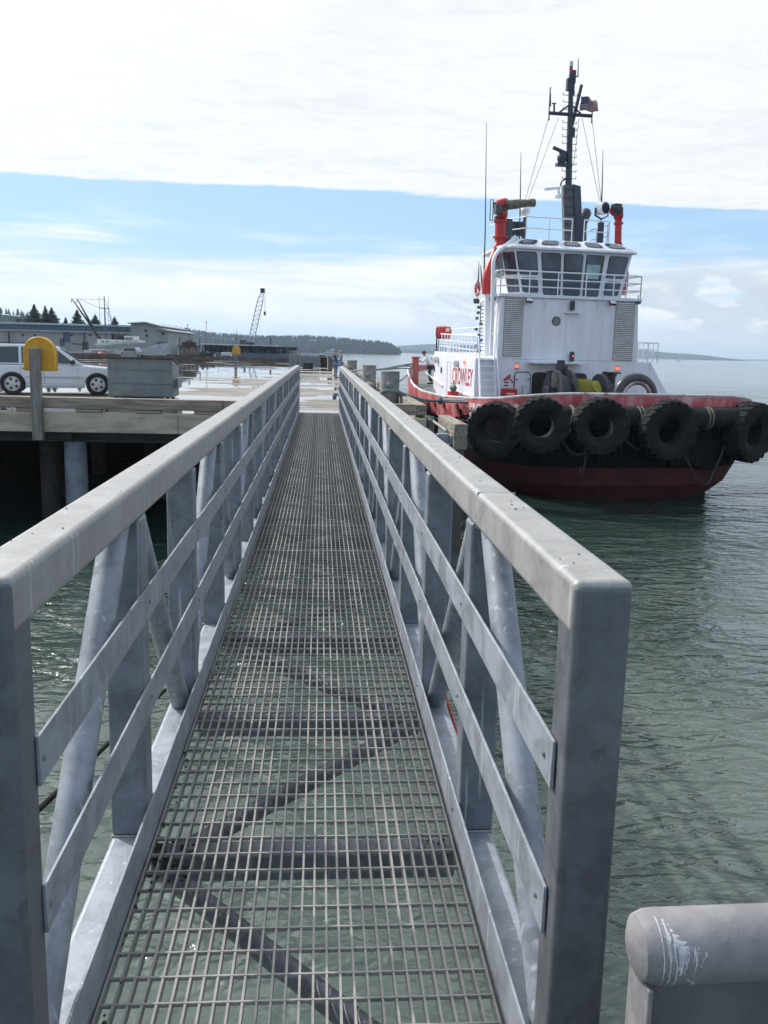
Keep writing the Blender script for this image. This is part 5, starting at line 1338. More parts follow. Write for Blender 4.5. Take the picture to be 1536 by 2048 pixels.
def person(loc, rz, label, J, top, trs, hair, hat=None, shoes=(.03, .025, .02), mh=None):
    """J: joint dict in metres, +x is the person's front"""
    o = empty('person', loc, rz, label, 'person', 'people on the pier and the tug')
    V_ = lambda k: tuple(J[k])
    def lerp(a, b, t): return tuple(a[i]+(b[i]-a[i])*t for i in range(3))
    ch = [[(V_('pel'), (.12, .10)), (lerp(V_('pel'), V_('neck'), .55), (.12, .09)), (V_('chest'), (.13, .10)), (V_('neck'), .055), (V_('jaw'), .062), (V_('head'), (.078, .092)), (V_('crown'), .062)]]
    for s in 'lr':
        ch.append([(V_('chest'), (.13, .10)), (V_('sh'+s), .055), (V_('el'+s), .040), (V_('wr'+s), .027), (V_('ha'+s), (.036, .018))])
        w, h = Vector(V_('wr'+s)), Vector(V_('ha'+s)); d = (h-w).normalized(); sd = d.cross(Vector((.2, .1, 1))).normalized()
        for k, (off, ln) in enumerate(((-.026, .068), (-.009, .078), (.009, .073), (.026, .058))):
            b = h+sd*off+d*.02; ch.append([(tuple(h), (.036, .018)), (tuple(b), .010), (tuple(b+d*ln*.5+Vector((0, 0, -.006))), .009), (tuple(b+d*ln*.9+Vector((0, 0, -.02))), .007)])
        b = w+d*.02; ch.append([(tuple(h), (.036, .018)), (tuple(w+d*.035+sd*.034), .010), (tuple(w+d*.075+sd*.048), .008)])
        ch.append([(V_('pel'), (.12, .10)), (V_('hip'+s), .085), (V_('kn'+s), .055), (V_('an'+s), .038), (V_('toe'+s), .035)])
    skinmesh('body', ch, M_skin, o)
    # nose and ears are tiny; a face plate would not read, keep a nose bridge
    hd = Vector(V_('head')); f = Vector(J.get('face', (1, 0, -.05))).normalized(); sdv = f.cross(Vector((0, 0, 1))).normalized()
    mb = MB(); mb.tube([hd+f*.085+Vector((0, 0, .02)), hd+f*.115+Vector((0, 0, -.02))], [.008, .016], 8); mb.ball(hd+sdv*.085, .026, .6, .6, 1.1, 8); mb.ball(hd-sdv*.085, .026, .6, .6, 1.1, 8)
    mb.build('nose_and_ears', M_skin, o)
    mb = MB()
    for s in (-1, 1): mb.ball(hd+f*.088+sdv*s*.032+Vector((0, 0, .015)), .011, 1, 1, .7, 8)
    mb.box(*(lambda c: (c.x-.012, c.x+.012, c.y-.022, c.y+.022, c.z-.004, c.z+.004))(hd+f*.088+Vector((0, 0, -.052))))
    mb.build('eyes_and_mouth', mat('dark_feature', (.05, .03, .03), .5), o)
    if hair:
        mb = MB(); mb.ball(hd-f*.018+Vector((0, 0, .035)), .108, 1, 1, .92, 16); mb.build('hair', hair, o)
    if hat:
        mb = MB(); mb.ball(hd-f*.008+Vector((0, 0, .065)), .108, 1, 1, .72, 16); c = hd+f*.12+Vector((0, 0, .07)); mb.ball(c, .075, 1.1, 1.1, .16, 12); mb.build('cap', hat, o)
    ch = [[(V_('pel'), (.155, .135)), (lerp(V_('pel'), V_('neck'), .5), (.165, .135)), (V_('chest'), (.175, .13)), (lerp(V_('chest'), V_('neck'), .75), (.085, .08))]]
    for s in 'lr': ch.append([(V_('chest'), (.175, .13)), (V_('sh'+s), .082), (V_('el'+s), .062), (lerp(V_('el'+s), V_('wr'+s), .9), .046)])
    skinmesh('jacket' , ch, top, o)
    ch = []
    for s in 'lr': ch.append([(V_('pel'), (.150, .128)), (V_('hip'+s), .112), (V_('kn'+s), .078), (lerp(V_('kn'+s), V_('an'+s), .93), .062)])
    skinmesh('trousers', ch, trs, o)
    for s in 'lr':
        mb = MB(); a, t = Vector(V_('an'+s)), Vector(V_('toe'+s)); d = (t-a); d.z = 0; d.normalize()
        mb.tube([Vector((a.x, a.y, .045))-d*.07, Vector((a.x, a.y, .055)), Vector((a.x, a.y, .045))+d*.10, Vector((a.x, a.y, .035))+d*.19], [.035, .05, .048, .03], 12); mb.build('shoe', mat('dark_shoe', shoes, .6), o)
    return o
def stand(lean=0.0, arms='down', one_knee=None, twist=0):
    h = lambda z: lean*max(0, (z-.95))
    J = dict(pel=(h(.96), 0, .96), chest=(h(1.33), 0, 1.33), neck=(h(1.50), 0, 1.50), jaw=(h(1.57)+.015, 0, 1.575), head=(h(1.64)+.02, 0, 1.655), crown=(h(1.70)+.01, 0, 1.73))
    for s, y in (('l', 1), ('r', -1)):
        J['sh'+s] = (h(1.42), y*.19, 1.42); J['el'+s] = (h(1.42)+.04, y*.25, 1.13); J['wr'+s] = (h(1.42)+.22, y*.17, .98); J['ha'+s] = (h(1.42)+.29, y*.13, .98)
        J['hip'+s] = (0, y*.10, .88); J['kn'+s] = (.02, y*.12, .49); J['an'+s] = (-.03, y*.13, .09); J['toe'+s] = (.12, y*.15, .04)
    return J
J = stand(.06); J.update(wrl=(.26, .06, 1.02), hal=(.33, .02, 1.03), elr=(.0, -.27, 1.14), wrr=(.22, -.14, 1.0), har=(.30, -.08, 1.0), knr=(.30, -.10, .66), anr=(.32, -.08, .28), toer=(.46, -.08, .25))
J['face'] = (1, -.25, -.1)
M_navy = mat('navy_jacket', (.035, .065, .13), .8, c2=(.05, .08, .16), scale=8); M_jean = mat('blue_jeans', (.11, .21, .34), .85, c2=(.16, .28, .42), scale=9)
M_greyj = mat('grey_blue_sweater', (.13, .17, .22), .85, c2=(.18, .21, .26), scale=9); M_greyh = mat('grey_hair', (.33, .31, .30), .8); M_cap = mat('grey_cap', (.20, .20, .21), .8)
pA = atz(669, 756, DZ)
J1 = stand(.04); J1.update(knl=(.10, .16, .50), anl=(.02, .17, .09), toel=(.17, .2, .04), wrl=(.24, .12, 1.05), hal=(.31, .08, 1.05), face=(1, 0, -.1))
J1.update(hipr=(.03, -.1, .88), knr=(.38, -.10, .80), anr=(.42, -.08, .38), toer=(.55, -.08, .34))
person((pA.x, pA.y, DZ), R(-15), 'person in navy jacket, jeans and grey cap standing with one foot raised', J1, M_navy, M_jean, None, M_cap, shoes=(.04, .012, .012))
pB = atz(681, 752, DZ)
person((pB.x+.02, pB.y, DZ), R(200), 'person with grey hair in a grey blue sweater facing the one in navy', J, M_greyj, M_jean, M_greyh, None, shoes=(.3, .3, .3))
# man on the tug leaning forward on the bitts
def tug_person():
    p = tl(858, 768, VF+8.3+1.5); wp = TM @ p; z0 = wp.z
    s_ = 1.0
    J = dict(pel=(0, 0, .94), chest=(.20, 0, 1.27), neck=(.29, 0, 1.43), jaw=(.34, 0, 1.49), head=(.38, 0, 1.57), crown=(.38, 0, 1.65), face=(1, .1, -.15))
    for s, y in (('l', 1), ('r', -1)):
        J['sh'+s] = (.26, y*.18, 1.36); J['el'+s] = (.40, y*.25, 1.12); J['wr'+s] = (.62, y*.15, 1.20); J['ha'+s] = (.69, y*.12, 1.20)
        J['hip'+s] = (.01, y*.10, .87); J['kn'+s] = (.05+y*.03, y*.12, .48); J['an'+s] = (-.08+y*.05, y*.13, .09); J['toe'+s] = (.08+y*.05, y*.15, .04)
    person((wp.x+.05, wp.y, z0), R(178), 'man in white shirt and dark trousers leaning on the bitts on the tug', J, mat('white_shirt', (.62, .64, .68), .8), mat('dark_trousers', (.03, .035, .05), .85), mat('dark_hair', (.04, .025, .02), .8))
tug_person()

# ------------------------------------------------------------------ the far side of the pier
def slat_crates():
    # stack of galvanised gangway sections / pens on the pier
    Y = 92
    a, b, c = at(579, 727, Y), at(601, 727, Y), at(640, 722, Y+6); zt = at(590, 703, Y).z-DZ
    o = empty('steel_pen', (a.x, Y, DZ), 0, 'galvanised slatted steel pen standing at the far edge of the pier', 'pen')
    w = b.x-a.x; L_ = (c.x-a.x); mb = MB()
    for k in range(7): mb.box(w*k/7+.02, w*(k+.55)/7, 0, .03, .05, zt)
    for k in range(22): x = w+(L_-w)*k/22; mb.box(x, x+(L_-w)/22*.55, (x-w)*1.0, (x-w)*1.0+.04, .05, zt-.1)
    mb.build('slats', M_galv, o)
    mb = MB(); mb.box(-.05, w+.05, -.03, 0, zt, zt+.08); mb.box(-.05, w+.05, -.03, 0, 0, .1); mb.bar((w, 0, zt), (L_, L_-w, zt-.06), .09, .09); mb.bar((w, 0, .06), (L_, L_-w, .06), .09, .09)
    for x in (0, w/2, w): mb.box(x-.05, x+.05, -.04, .05, 0, zt)
    mb.build('pen_frame', M_galv, o)
    mb = MB(); mb.box(.1, w-.1, .3, 3, .06, zt*.8); mb.box(w, L_, L_-w+.2, L_-w+2, .06, zt*.7); mb.build('infill', mat('grey_tarp', (.15, .17, .18), .8), o)
slat_crates()
def crates():
    spec = [(656, 665, 726, 713, 80, (.22, .18, .13), 'pale brown crate stacked on the pier edge behind the person in navy'), (641, 655, 726, 714, 96, (.045, .045, .045), 'dark low float on the pier edge right of the steel pen'),
            (606, 626, 731, 725, 84, (.05, .04, .035), 'dark timber lying in front of the steel pen'), (668, 674, 737, 728, 70, (.20, .15, .10), 'small brown crate between the two people')]
    for x0, x1, yb, yt, Y, c, lab in spec:
        a, b = at(x0, yb, Y), at(x1, yt, Y); mb = MB(); h = max(.25, b.z-DZ); w = b.x-a.x
        o = empty('crate', (a.x, Y, DZ), R(random.uniform(-4, 4)), lab, 'crate', 'crates and timbers on the far pier')
        for k in range(4): mb.box(0, w, 0, 1.0, h*k/4+.01, h*(k+.88)/4)
        mb.box(.02, w-.02, .02, .98, .01, h-.03); mb.build('planks', mat('crate_%02d' % int(c[0]*100), c, .85, c2=tuple(q*.6 for q in c), scale=3), o, bevel=.01)
        mb = MB()
        for x in (0, w-.08): mb.box(x, x+.08, -.02, -.001, 0, h)
        mb.build('battens', MATS['crate_%02d' % int(c[0]*100)], o)
crates()
def far_car():
    p = at(257, 714, 112); o = None
    o = empty('parked_car', (p.x, 112, DZ), 0, 'small distant dark windowed car seen end-on above the dumpster', 'car', 'cars parked on the pier')
    k = .75
    mb = MB(); mb.prism([(-.9, .3), (.9, .3), (.93, .8), (.88, .98), (-.88, .98), (-.93, .8)], 0, 4.2); mb.build('body', mat('silver_car', (.22, .23, .24), .3, coat=.4), o, bevel=.05)
    mb = MB(); mb.prism([(-.86, .985), (.86, .985), (.66, 1.50), (-.66, 1.50)], .7, 3.6); mb.build('cabin', MATS['silver_car'], o, bevel=.05)
    mb = MB(); mb.prism([(-.74, 1.02), (.74, 1.02), (.58, 1.42), (-.58, 1.42)], .66, .695); mb.build('rear_window', M_carglass, o)
    for s in (-1, 1):
        mb = MB(); mb.box(s*.75-.1, s*.75+.1, -.03, 0, .70, .88); mb.build('tail_light', M_lampr, o)
        for y in (.8, 3.3): wheel(o, s*.80, y, .31, .31, 1).rotation_euler.z = 0
far_car()

# ------------------------------------------------------------------ warehouse
def make_warehouse():
    Y = 152
    o = empty('warehouse', (0, 0, 0), 0, 'long low pale warehouse with blue stripe under a grey roof', 'warehouse')
    M_ww = mat('dirty_pale_siding', (.33, .33, .325), .7, c2=(.26, .26, .26), scale=.4, stretch=(1, 1, .3), c3=(.20, .19, .18), s3=.3, t3=(.6, .75)); M_bl = mat('blue_trim', (.06, .10, .15), .6); M_rf = mat('pale_roof_sheet', (.40, .43, .45), .5, c2=(.33, .36, .38), scale=.6)
    L_ = at(-120, 700, Y); g0 = at(262, 700, Y)
    xl, xr = L_.x, at(264, 700, Y).x; zb = -1.0; zr = at(130, 651, Y).z; z1 = at(130, 648.5, Y).z
    ze = at(100, 663, Y).z
    # main wall
    mb = MB(); mb.box(xl, xr, Y, Y+26, zb-3, ze); w = mb.build('wall', M_ww, o)
    # lean-to roof over the front and upper clerestory with blue band
    zt = at(60, 650.5, Y+3).z
    mb = MB(); mb.box(xl, xr-.3, Y+3.0, Y+26, ze+.15, zt+.15); mb.build('clerestory', M_bl, o)
    mb = MB(); mb.box(xl-.3, xr, Y-.6, Y+3.2, ze+.001, ze+.16); mb.box(xl-.3, xr+2, Y+2.4, Y+26, zt+.16, zt+.42); mb.build('roof', M_rf, o)
    # gable block at the right end
    gl, gr = at(263, 700, Y-4).x, at(337, 700, Y-4).x; yk = Y-4
    pk = at(292, 646, yk); el = at(322, 652, yk); z_l = at(263, 648, yk).z; zg = at(337, 660, yk).z
    mb = MB(); mb.prism([(gl, zb-3), (gr, zb-3), (gr, zg), (at(318, 655, yk).x, at(318, 655, yk).z), (at(318, 651, yk).x, at(318, 651, yk).z), (pk.x, pk.z), (gl, z_l)], yk, yk+30); gb = mb.build('gable_wall', M_ww, o)
    mb = MB(); mb.bar((gl-.4, yk+14, z_l+.1), (pk.x, yk+14, pk.z+.12), 29.6, .16); mb.bar((pk.x, yk+14, pk.z+.12), (at(322, 652.5, yk).x, yk+14, at(322, 652.5, yk).z), 29.6, .16)
    mb.bar((at(316, 657, yk).x, yk+14, at(316, 657, yk).z+.1), (at(340, 662, yk).x, yk+14, at(340, 662, yk).z), 29.6, .14); mb.build('gable_roof', M_rf, o)
    # openings
    def rect(x0, y0, x1, y1, YY, m, nm, d=.06):
        a, b = at(x0, y1, YY), at(x1, y0, YY); mb = MB(); mb.box(a.x, b.x, YY-d, YY-.003, a.z, b.z); return mb.build(nm, m, o)
    rect(127, 663, 140, 684, Y, M_bl, 'door'); rect(120, 677, 129, 692, Y, M_bl, 'door')
    for x in (47, 70, 144, 181): rect(x-3, 668, x+2, 672, Y, M_trim, 'window')
    rect(314, 684, 336, 708, yk, M_bl, 'door'); rect(321, 688, 330, 706, yk, M_ww, 'door', .12)
    for x, y in ((291, 661), (293, 671), (326, 667)): rect(x-2, y-2.5, x+3, y+3, yk, M_trim, 'window')
    for x in (18, 169, 250): rect(x, 664, x+.8, 690, Y, M_trim, 'downpipe', .2)
    mb = MB(); p = at(37, 643, Y+12); mb.box(p.x-.5, p.x+.5, Y+12, Y+13, p.z-.3, p.z+.5); mb.build('roof_vent', M_trim, o)
make_warehouse()
# ground under the warehouse and shore
mb = MB(); mb.box(-900, at(339, 700, 148).x+1, 147, 178, WZ-2, -.95); mb.box(-900, -34, 116.2, 147.1, WZ-2, -.9)
tag(mb.build('shore_ground', mat('shore_gravel', (.15, .14, .125), .9, c2=(.10, .095, .09), scale=.5), smooth=0), kind='structure')

def make_fence_edge():
    # slim dark rail line of the quay edge left (brown rusted barge deck in front of the boats)
    Y = 118; mb = MB(); a = at(150, 711, Y); b = at(330, 716, Y)
    o = empty('float_dock', (0, 0, 0), 0, 'low rusty brown floating dock in front of the moored fishing boat', 'dock')
    mb.box(a.x, b.x, Y, Y+3, WZ-.3, at(240, 713, Y).z); mb.build('dock_body', mat('rusty_dock', (.10, .06, .045), .85, c2=(.16, .13, .11), scale=.8), o)
    mb = MB()
    for k in range(12): x = a.x+(b.x-a.x)*k/12; mb.box(x, x+.25, Y-.2, Y, WZ-.4, at(240, 711.5, Y).z)
    mb.build('dock_pile', M_dkpile, o)
make_fence_edge()
mb = MB(); p = at(202, 711, 117); mb.ball((p.x, 117, p.z), .42, 1, 1, 1.1); tag(mb.build('buoy', mat('red_buoy', (.55, .06, .03), .5)), 'round red buoy beside the moored fishing boat', 'buoy')

# ------------------------------------------------------------------ fishing boat
def boat_hull(mb, L_, B_, D_, bow=.35, z0=0, sheer_=.6):
    n = 14; rows = []
    for k in range(n+1):
        t = k/n; x = -L_/2+L_*t; hw = B_/2*(1-max(0, (t-.45)/.55)**2.2)*(1-.15*max(0, (.2-t)/.2)); zt = z0+D_+sheer_*max(0, t-.4)**2*3
        rows.append([(x-(.0), -hw*.75, z0), (x, -hw, z0+D_*.5), (x+(.6*bow if t > .9 else 0), -hw*1.03, zt), (x+(.6*bow if t > .9 else 0), hw*1.03, zt), (x, hw, z0+D_*.5), (x, hw*.75, z0)])
    vs = [p for r in rows for p in r]
    fs = [(i*6+j, (i+1)*6+j, (i+1)*6+(j+1) % 6, i*6+(j+1) % 6) for i in range(n) for j in range(6)]+[(5, 4, 3, 2, 1, 0), tuple(n*6+j for j in range(6))]
    mb.add(vs, fs)
def make_fishing():
    Y = 128; p = at(245, 712, Y); s = Y/1790.
    o = empty('fishing_boat', (p.x, Y, WZ), R(-8), 'white fishing trawler with tall mast and dark angled booms before the warehouse', 'fishing boat')
    zf = lambda y: at(245, y, Y).z-WZ; xf = lambda x: (x-245)*s
    mb = MB(); boat_hull(mb, 12.0, 3.8, zf(700), 1.6, 0, 1.5); mb.v = [(x+1.2, y, z) for x, y, z in mb.v]; mb.build('hull', mat('greyish_white_hull', (.50, .55, .55), .5, c2=(.38, .42, .42), scale=.8, c3=(.2, .17, .15), s3=.7, t3=(.62, .75)), o)
    def bx(x0, x1, y0, y1, d0, d1, m, nm): mb = MB(); mb.box(xf(x0), xf(x1), d0, d1, zf(y1), zf(y0)); return mb.build(nm, m, o, bevel=.05)
    M_bw = mat('boat_white', (.58, .60, .60), .5)
    bx(203, 255, 680, 689, -1.3, 1.3, M_bw, 'cabin'); bx(255, 274, 672, 683, -1.1, 1.1, M_bw, 'wheelhouse')
    for x in (212, 221, 240, 258, 265): mb = MB(); mb.box(xf(x), xf(x+4), -1.36, -1.0, zf(686) if x < 250 else zf(679), zf(682) if x < 250 else zf(675)); mb.build('window', M_glass, o)
    mb = MB(); mb.add([(xf(200), -1.7, zf(692)), (xf(284), -1.4, zf(684)), (xf(284), 1.4, zf(684)), (xf(200), 1.7, zf(692)), (xf(200), -1.7, zf(688)), (xf(284), -1.4, zf(680)), (xf(284), 1.4, zf(680)), (xf(200), 1.7, zf(688))],
           [(0, 3, 2, 1), (4, 5, 6, 7), (0, 1, 5, 4), (1, 2, 6, 5), (2, 3, 7, 6), (3, 0, 4, 7)]); mb.build('bulwark', mat('pale_green_white', (.50, .56, .53), .5), o)
    mb = MB(); mb.tube([(xf(213), 0, zf(690)), (xf(212), 0, zf(593))], [.14, .06], 8); mb.tube([(xf(203), 0, zf(617)), (xf(222), 0, zf(618))], .06, 6)
    for a, b in ((202, 593), (220, 595)): mb.tube([(xf(a), 0, zf(650)), (xf(a), 0, zf(b))], .03, 5)
    mb.build('mast', mat('boat_mast', (.10, .10, .12), .5), o)
    for a, b, c, d in ((210, 688, 153, 600), (208, 690, 164, 601)):
        mb = MB(); mb.tube([(xf(a), -.5, zf(b)), (xf((a+c)/2), -.6, zf((b+d)/2)), (xf(c), -.8, zf(d))], [.17, .15, .06], 8); mb.tube([(xf(c), -.8, zf(d)), (xf(c)-.1, -.8, zf(d)-.5)], .05, 5); mb.build('boom', mat('dark_boom', (.03, .03, .035), .6), o)
    mb = MB()
    for a, b, c, d in ((212, 594, 240, 684), (212, 618, 248, 682), (203, 617, 164, 601), (221, 618, 232, 690), (212, 600, 153, 600), (220, 640, 262, 672), (228, 640, 250, 690)): mb.tube([(xf(a), 0, zf(b)), (xf(c), 0, zf(d))], .022, 4)
    mb.build('rigging', M_chain, o)
    rr = random.Random(4); mb = MB()
    for k in range(16): x = rr.uniform(222, 252); y = rr.uniform(668, 681); mb.box(xf(x), xf(x)+rr.uniform(.1, .5), -.5, .4, zf(681), zf(y))
    mb.build('deck_gear', M_trim, o)
make_fishing()
def small_boats():
    # open workboat with dark crane left of the trawler, moored hull right of it
    Y = 124; s = Y/1790.
    o = empty('work_boat', (at(180, 712, Y).x, Y, WZ), 0, 'low pale work boat with a dark hoist, left of the trawler', 'boat')
    zf = lambda y: at(180, y, Y).z-WZ; mb = MB(); boat_hull(mb, 5.6, 2.6, zf(705), .5, 0, .4); mb.build('hull', mat('pale_hull', (.36, .36, .35), .6, c2=(.25, .24, .23), scale=1), o)
    mb = MB(); mb.bar((-2.3, 0, zf(688)), (-.4, 0, zf(690)), .12, .16); mb.box(-.9, -.2, -.3, .3, zf(700), zf(684)); mb.build('hoist', M_trim, o)
    mb = MB(); mb.box(-1.4, -1.0, -.5, .5, zf(705), zf(700)); mb.box(.5, 1.9, -.7, .7, zf(705), zf(699)); mb.build('deck_locker', mat('deck_locker', (.3, .29, .27), .7), o)
    # brown old tug
    Y = 126; s = Y/1790.
    X0 = at(380, 716, Y).x; o = empty('old_boat', (X0, Y, WZ), R(5), 'brown weathered old wooden tug moored behind the far pier edge', 'boat')
    zf = lambda y: at(380, y, Y).z-WZ; xf = lambda x: (x-380)*s
    M_br = mat('brown_boat', (.12, .09, .07), .8, c2=(.20, .16, .125), scale=1); M_dkb = mat('dark_brown_boat', (.045, .035, .03), .8)
    mb = MB(); boat_hull(mb, 6.2, 2.8, zf(710), .4, 0, .5); mb.build('hull', M_dkb, o)
    def bx(x0, x1, y0, y1, m, nm, d=1.1): mb = MB(); mb.box(xf(x0), xf(x1), -d, d, zf(y1), zf(y0)); return mb.build(nm, m, o, bevel=.04)
    bx(360, 396, 693, 710, M_br, 'cabin'); bx(366, 392, 684, 693, M_dkb, 'wheelhouse', .8); bx(358, 398, 691, 693, M_dkb, 'cabin_roof', 1.25); bx(372, 384, 680, 684, M_br, 'funnel', .4)
    for x in (364, 372, 381, 388): mb = MB(); mb.box(xf(x), xf(x+4), -1.15, -1.0, zf(706), zf(699)); mb.build('window', M_glass, o)
    mb = MB()
    for x, y in ((361, 674), (379, 668), (399, 676), (384, 676)): mb.cyl((xf(x), 0, zf(695)), (xf(x), 0, zf(y)), .07, 6)
    mb.build('mast', M_trim, o)
    rr = random.Random(8); mb = MB()
    for k in range(12): x = rr.uniform(396, 424); mb.box(xf(x), xf(x)+rr.uniform(.1, .35), -.4, .4, zf(715), zf(rr.uniform(698, 711)))
    mb.build('deck_gear', mat('mixed_gear', (.16, .17, .17), .7), o)
small_boats()

# ------------------------------------------------------------------ covered moorage, marina and crane
def make_moorage():
    Y = 190; a, b = at(399, 700, Y), at(592, 700, Y); zf = lambda y: at(500, y, Y).z
    o = empty('boat_shed', (0, 0, 0), 0, 'long dark covered boat moorage with thin white roof across the harbour', 'boat shed')
    mb = MB(); mb.box(a.x, at(552, 700, Y).x, Y-1, Y+12, zf(691.5), zf(689.5)); mb.build('roof', mat('pale_shed_roof', (.50, .52, .54), .5), o)
    mb = MB(); mb.box(at(500, 700, Y).x, b.x+.5, Y+1, Y+13, zf(693.6), zf(692)); mb.build('roof', M_trim, o)
    mb = MB(); mb.box(a.x+.2, b.x, Y+6, Y+12, zf(707), zf(692.2)); mb.build('back_wall', mat('dark_shed', (.035, .04, .045), .8, c2=(.06, .065, .07), scale=.5), o)
    mb = MB()
    for k in range(30): x = a.x+(b.x-a.x)*k/29; mb.box(x-.1, x+.1, Y, Y+.25, WZ, zf(692))
    mb.build('posts', M_trim, o)
    mb = MB(); rr = random.Random(12)
    for k in range(26):
        x = rr.uniform(at(402, 700, Y).x, at(588, 700, Y).x); w = rr.uniform(.4, 1.8); h = rr.uniform(.4, 1.6); mb = MB(); mb.box(x, x+w, Y+1, Y+4, zf(706), zf(706)+h)
        mb.build('storage_locker', mat('pale_gear', (.25, .26, .28), .7, c2=(.08, .09, .10), scale=.8), o)
    mb = MB(); mb.box(a.x-.5, b.x+6, Y-2.5, Y+12, WZ-.2, zf(706)); mb.build('float', mat('blue_grey_float', (.09, .11, .15), .8), o)
    # moored white boats seen among the posts
    M_bw = MATS['boat_white']
    for i, (px, w) in enumerate(((343, 3.5), (412, 3.0), (425, 2.2), (455, 3.4), (598, 2.5), (612, 2.2), (630, 3.0))):
        Yb = 186 if px > 390 else 170; p = at(px, 704, Yb); q = empty('moored_boat', (p.x, Yb, WZ), 0, ['white boat low behind the warehouse corner', 'white boat just right of the brown old tug', 'small white boat behind the orange cabinet, left of it',
            'white cabin boat under the thin white roof', 'white boat left of centre above the steel pen', 'second white boat above the steel pen', 'white boat at the right end above the steel pen'][i], 'boat', 'white boats moored in the marina')
        z = at(px, 704, Yb).z-WZ; mb = MB(); boat_hull(mb, w*1.3, 1.8, max(.8, z*.6), .3, 0, .3); mb.build('hull', M_bw, q)
        mb = MB(); mb.box(-w*.35, w*.25, -.6, .6, max(.8, z*.6), max(.8, z*.6)+1.3+.3*(i % 2)); c = mb.build('cabin', M_bw, q, bevel=.08)
        mb = MB(); mb.box(-w*.30, w*.20, -.62, -.601, max(.8, z*.6)+.6, max(.8, z*.6)+1.0); mb.build('window', M_glass, c)
    # bare masts and dark piles over the sheds
    for i, (px, yt, yb, r_, lab) in enumerate(((376, 648, 690, .07, 'tall thin mast above the brown old tug'), (413, 642, 690, .07, 'tallest thin mast in the marina'), (473, 661, 690, .05, 'short faint mast left of the crane'), (437, 675, 692, .05, 'stubby mast over the white shed roof'),
                                       (489, 679, 692, .22, 'dark pile at the foot of the crane boom'), (541, 677, 692, .2, 'lone dark pile above the shed roof'))):
        p, q = at(px, yb+14, 196), at(px, yt, 196); mb = MB(); mb.cyl((0, 0, 0), (0, 0, q.z-WZ), r_, 8, r_*.6 if r_ < .1 else r_); mb.cyl((0, 0, (q.z-WZ)*.96), (0, 0, (q.z-WZ)*1.0), r_*1.3, 8)
        if r_ < .1:
            mb.cyl((-.5, 0, (q.z-WZ)*.7), (.5, 0, (q.z-WZ)*.7), r_*.5, 6)
        ob = mb.build('boat_mast' if r_ < .1 else 'mooring_pile', M_chain if r_ < .1 else M_trim, loc=(p.x, 196, WZ)); tag(ob, lab, 'mast' if r_ < .1 else 'pile')
make_moorage()
def make_crane():
    Y = 250; a, b = at(500, 692, Y), at(525, 582, Y)
    o = empty('crane', (a.x, Y, WZ), 0, 'lattice boom crane rising above the marina sheds', 'crane')
    A_ = Vector((0, 0, a.z-WZ)); B_ = Vector((b.x-a.x, 0, b.z-WZ)); d = (B_-A_).normalized(); x = Vector((d.z, 0, -d.x)); y = Vector((0, 1, 0)); n = 24; L_ = (B_-A_).length
    mb = MB(); W_ = .72
    def c(k, i, j):
        t = k/n; w = W_*min(1, .35+t*4, .3+(1-t)*4); return A_+d*(L_*t)+x*w*i+y*w*j
    for i in (-1, 1):
        for j in (-1, 1): mb.tube([c(k, i, j) for k in range(n+1)], .075, 5)
    for k in range(n):
        for i in (-1, 1): mb.tube([c(k, i, -1), c(k+1, i, 1)], .04, 4)
        for j in (-1, 1): mb.tube([c(k, (-1)**k, j), c(k+1, -(-1)**k, j)], .04, 4)
    mb.build('boom', mat('blue_grey_boom', (.30, .33, .42), .6), o)
    mb = MB(); mb.box(B_.x-.55, B_.x+.6, -.5, .5, B_.z-.5, B_.z+.7); mb.cyl(B_+Vector((.7, 0, -.2)), B_+Vector((.65, 0, -5.5)), .05, 5); mb.box(B_.x+.35, B_.x+.9, -.2, .2, B_.z-6.4, B_.z-5.4); mb.build('boom_head', M_trim, o)
    mb = MB(); mb.box(-1.6, 1.2, -1.5, 1.5, 1.2, A_.z+1.0); mb.box(-2.6, -1.2, -1.3, 1.3, A_.z-.4, A_.z+1.6); mb.build('cab', M_trim, o, bevel=.1)
    mb = MB(); mb.box(-7, 9, -4, 4, -.3, 1.2); mb.build('barge', M_dkpile, o)
make_crane()

# ------------------------------------------------------------------ trees, hills and far shore
M_leafd = mat('dark_conifer_foliage', (.020, .036, .024), .9, spec=.1, c2=(.045, .075, .035), scale=.35, detail=3)
M_bark = mat('grey_brown_bark', (.07, .055, .045), .9)
def conifer(px, yt, hw, kind, label, Y, seed):
    rr = random.Random(seed); p = at(px, yt, Y); H = p.z+1.0
    o = empty('conifer_tree', (p.x, Y, -1.0), 0, label, 'tree', 'conifers behind the warehouse'); s = Y/1790.; Rm = hw*s
    mb = MB(); mb.tube([(0, 0, 0), (0, 0, H*.5), (0, 0, H*.97)], [.28, .18, .04], 8); mb.build('trunk', M_bark, o)
    mb = MB(); nb = 260
    for k in range(nb):
        t = (k+.5)/nb; z = H*(.32+.66*t); ln = Rm*3.0*((1-t)**1.05+.015)*rr.uniform(.35, 1.2); a = rr.uniform(0, 2*math.pi)
        for q in range(8):
            u = math.sqrt((q+rr.random())/8); c = Vector((math.cos(a)*ln*u, math.sin(a)*ln*u, z-ln*.22*u+rr.uniform(-.18, .18)))
            for w in range(3):
                sz = rr.uniform(.16, .36)*(.35+.65*min(1, (1-t)*2)); n1 = Vector((rr.gauss(0, 1), rr.gauss(0, 1), rr.gauss(0, .5))).normalized(); n2 = n1.cross(Vector((rr.gauss(0, 1), rr.gauss(0, 1), 1))).normalized()
                e = c+Vector((rr.gauss(0, .2), rr.gauss(0, .2), rr.gauss(0, .12)))*min(1, .15+(1-t)*2)
                mb.add([e-n1*sz, e+n2*sz*.5, e+n1*sz, e-n2*sz*.5], [(0, 1, 2, 3)])
    mb.build('crown', M_leafd, o, smooth=0)
    return o
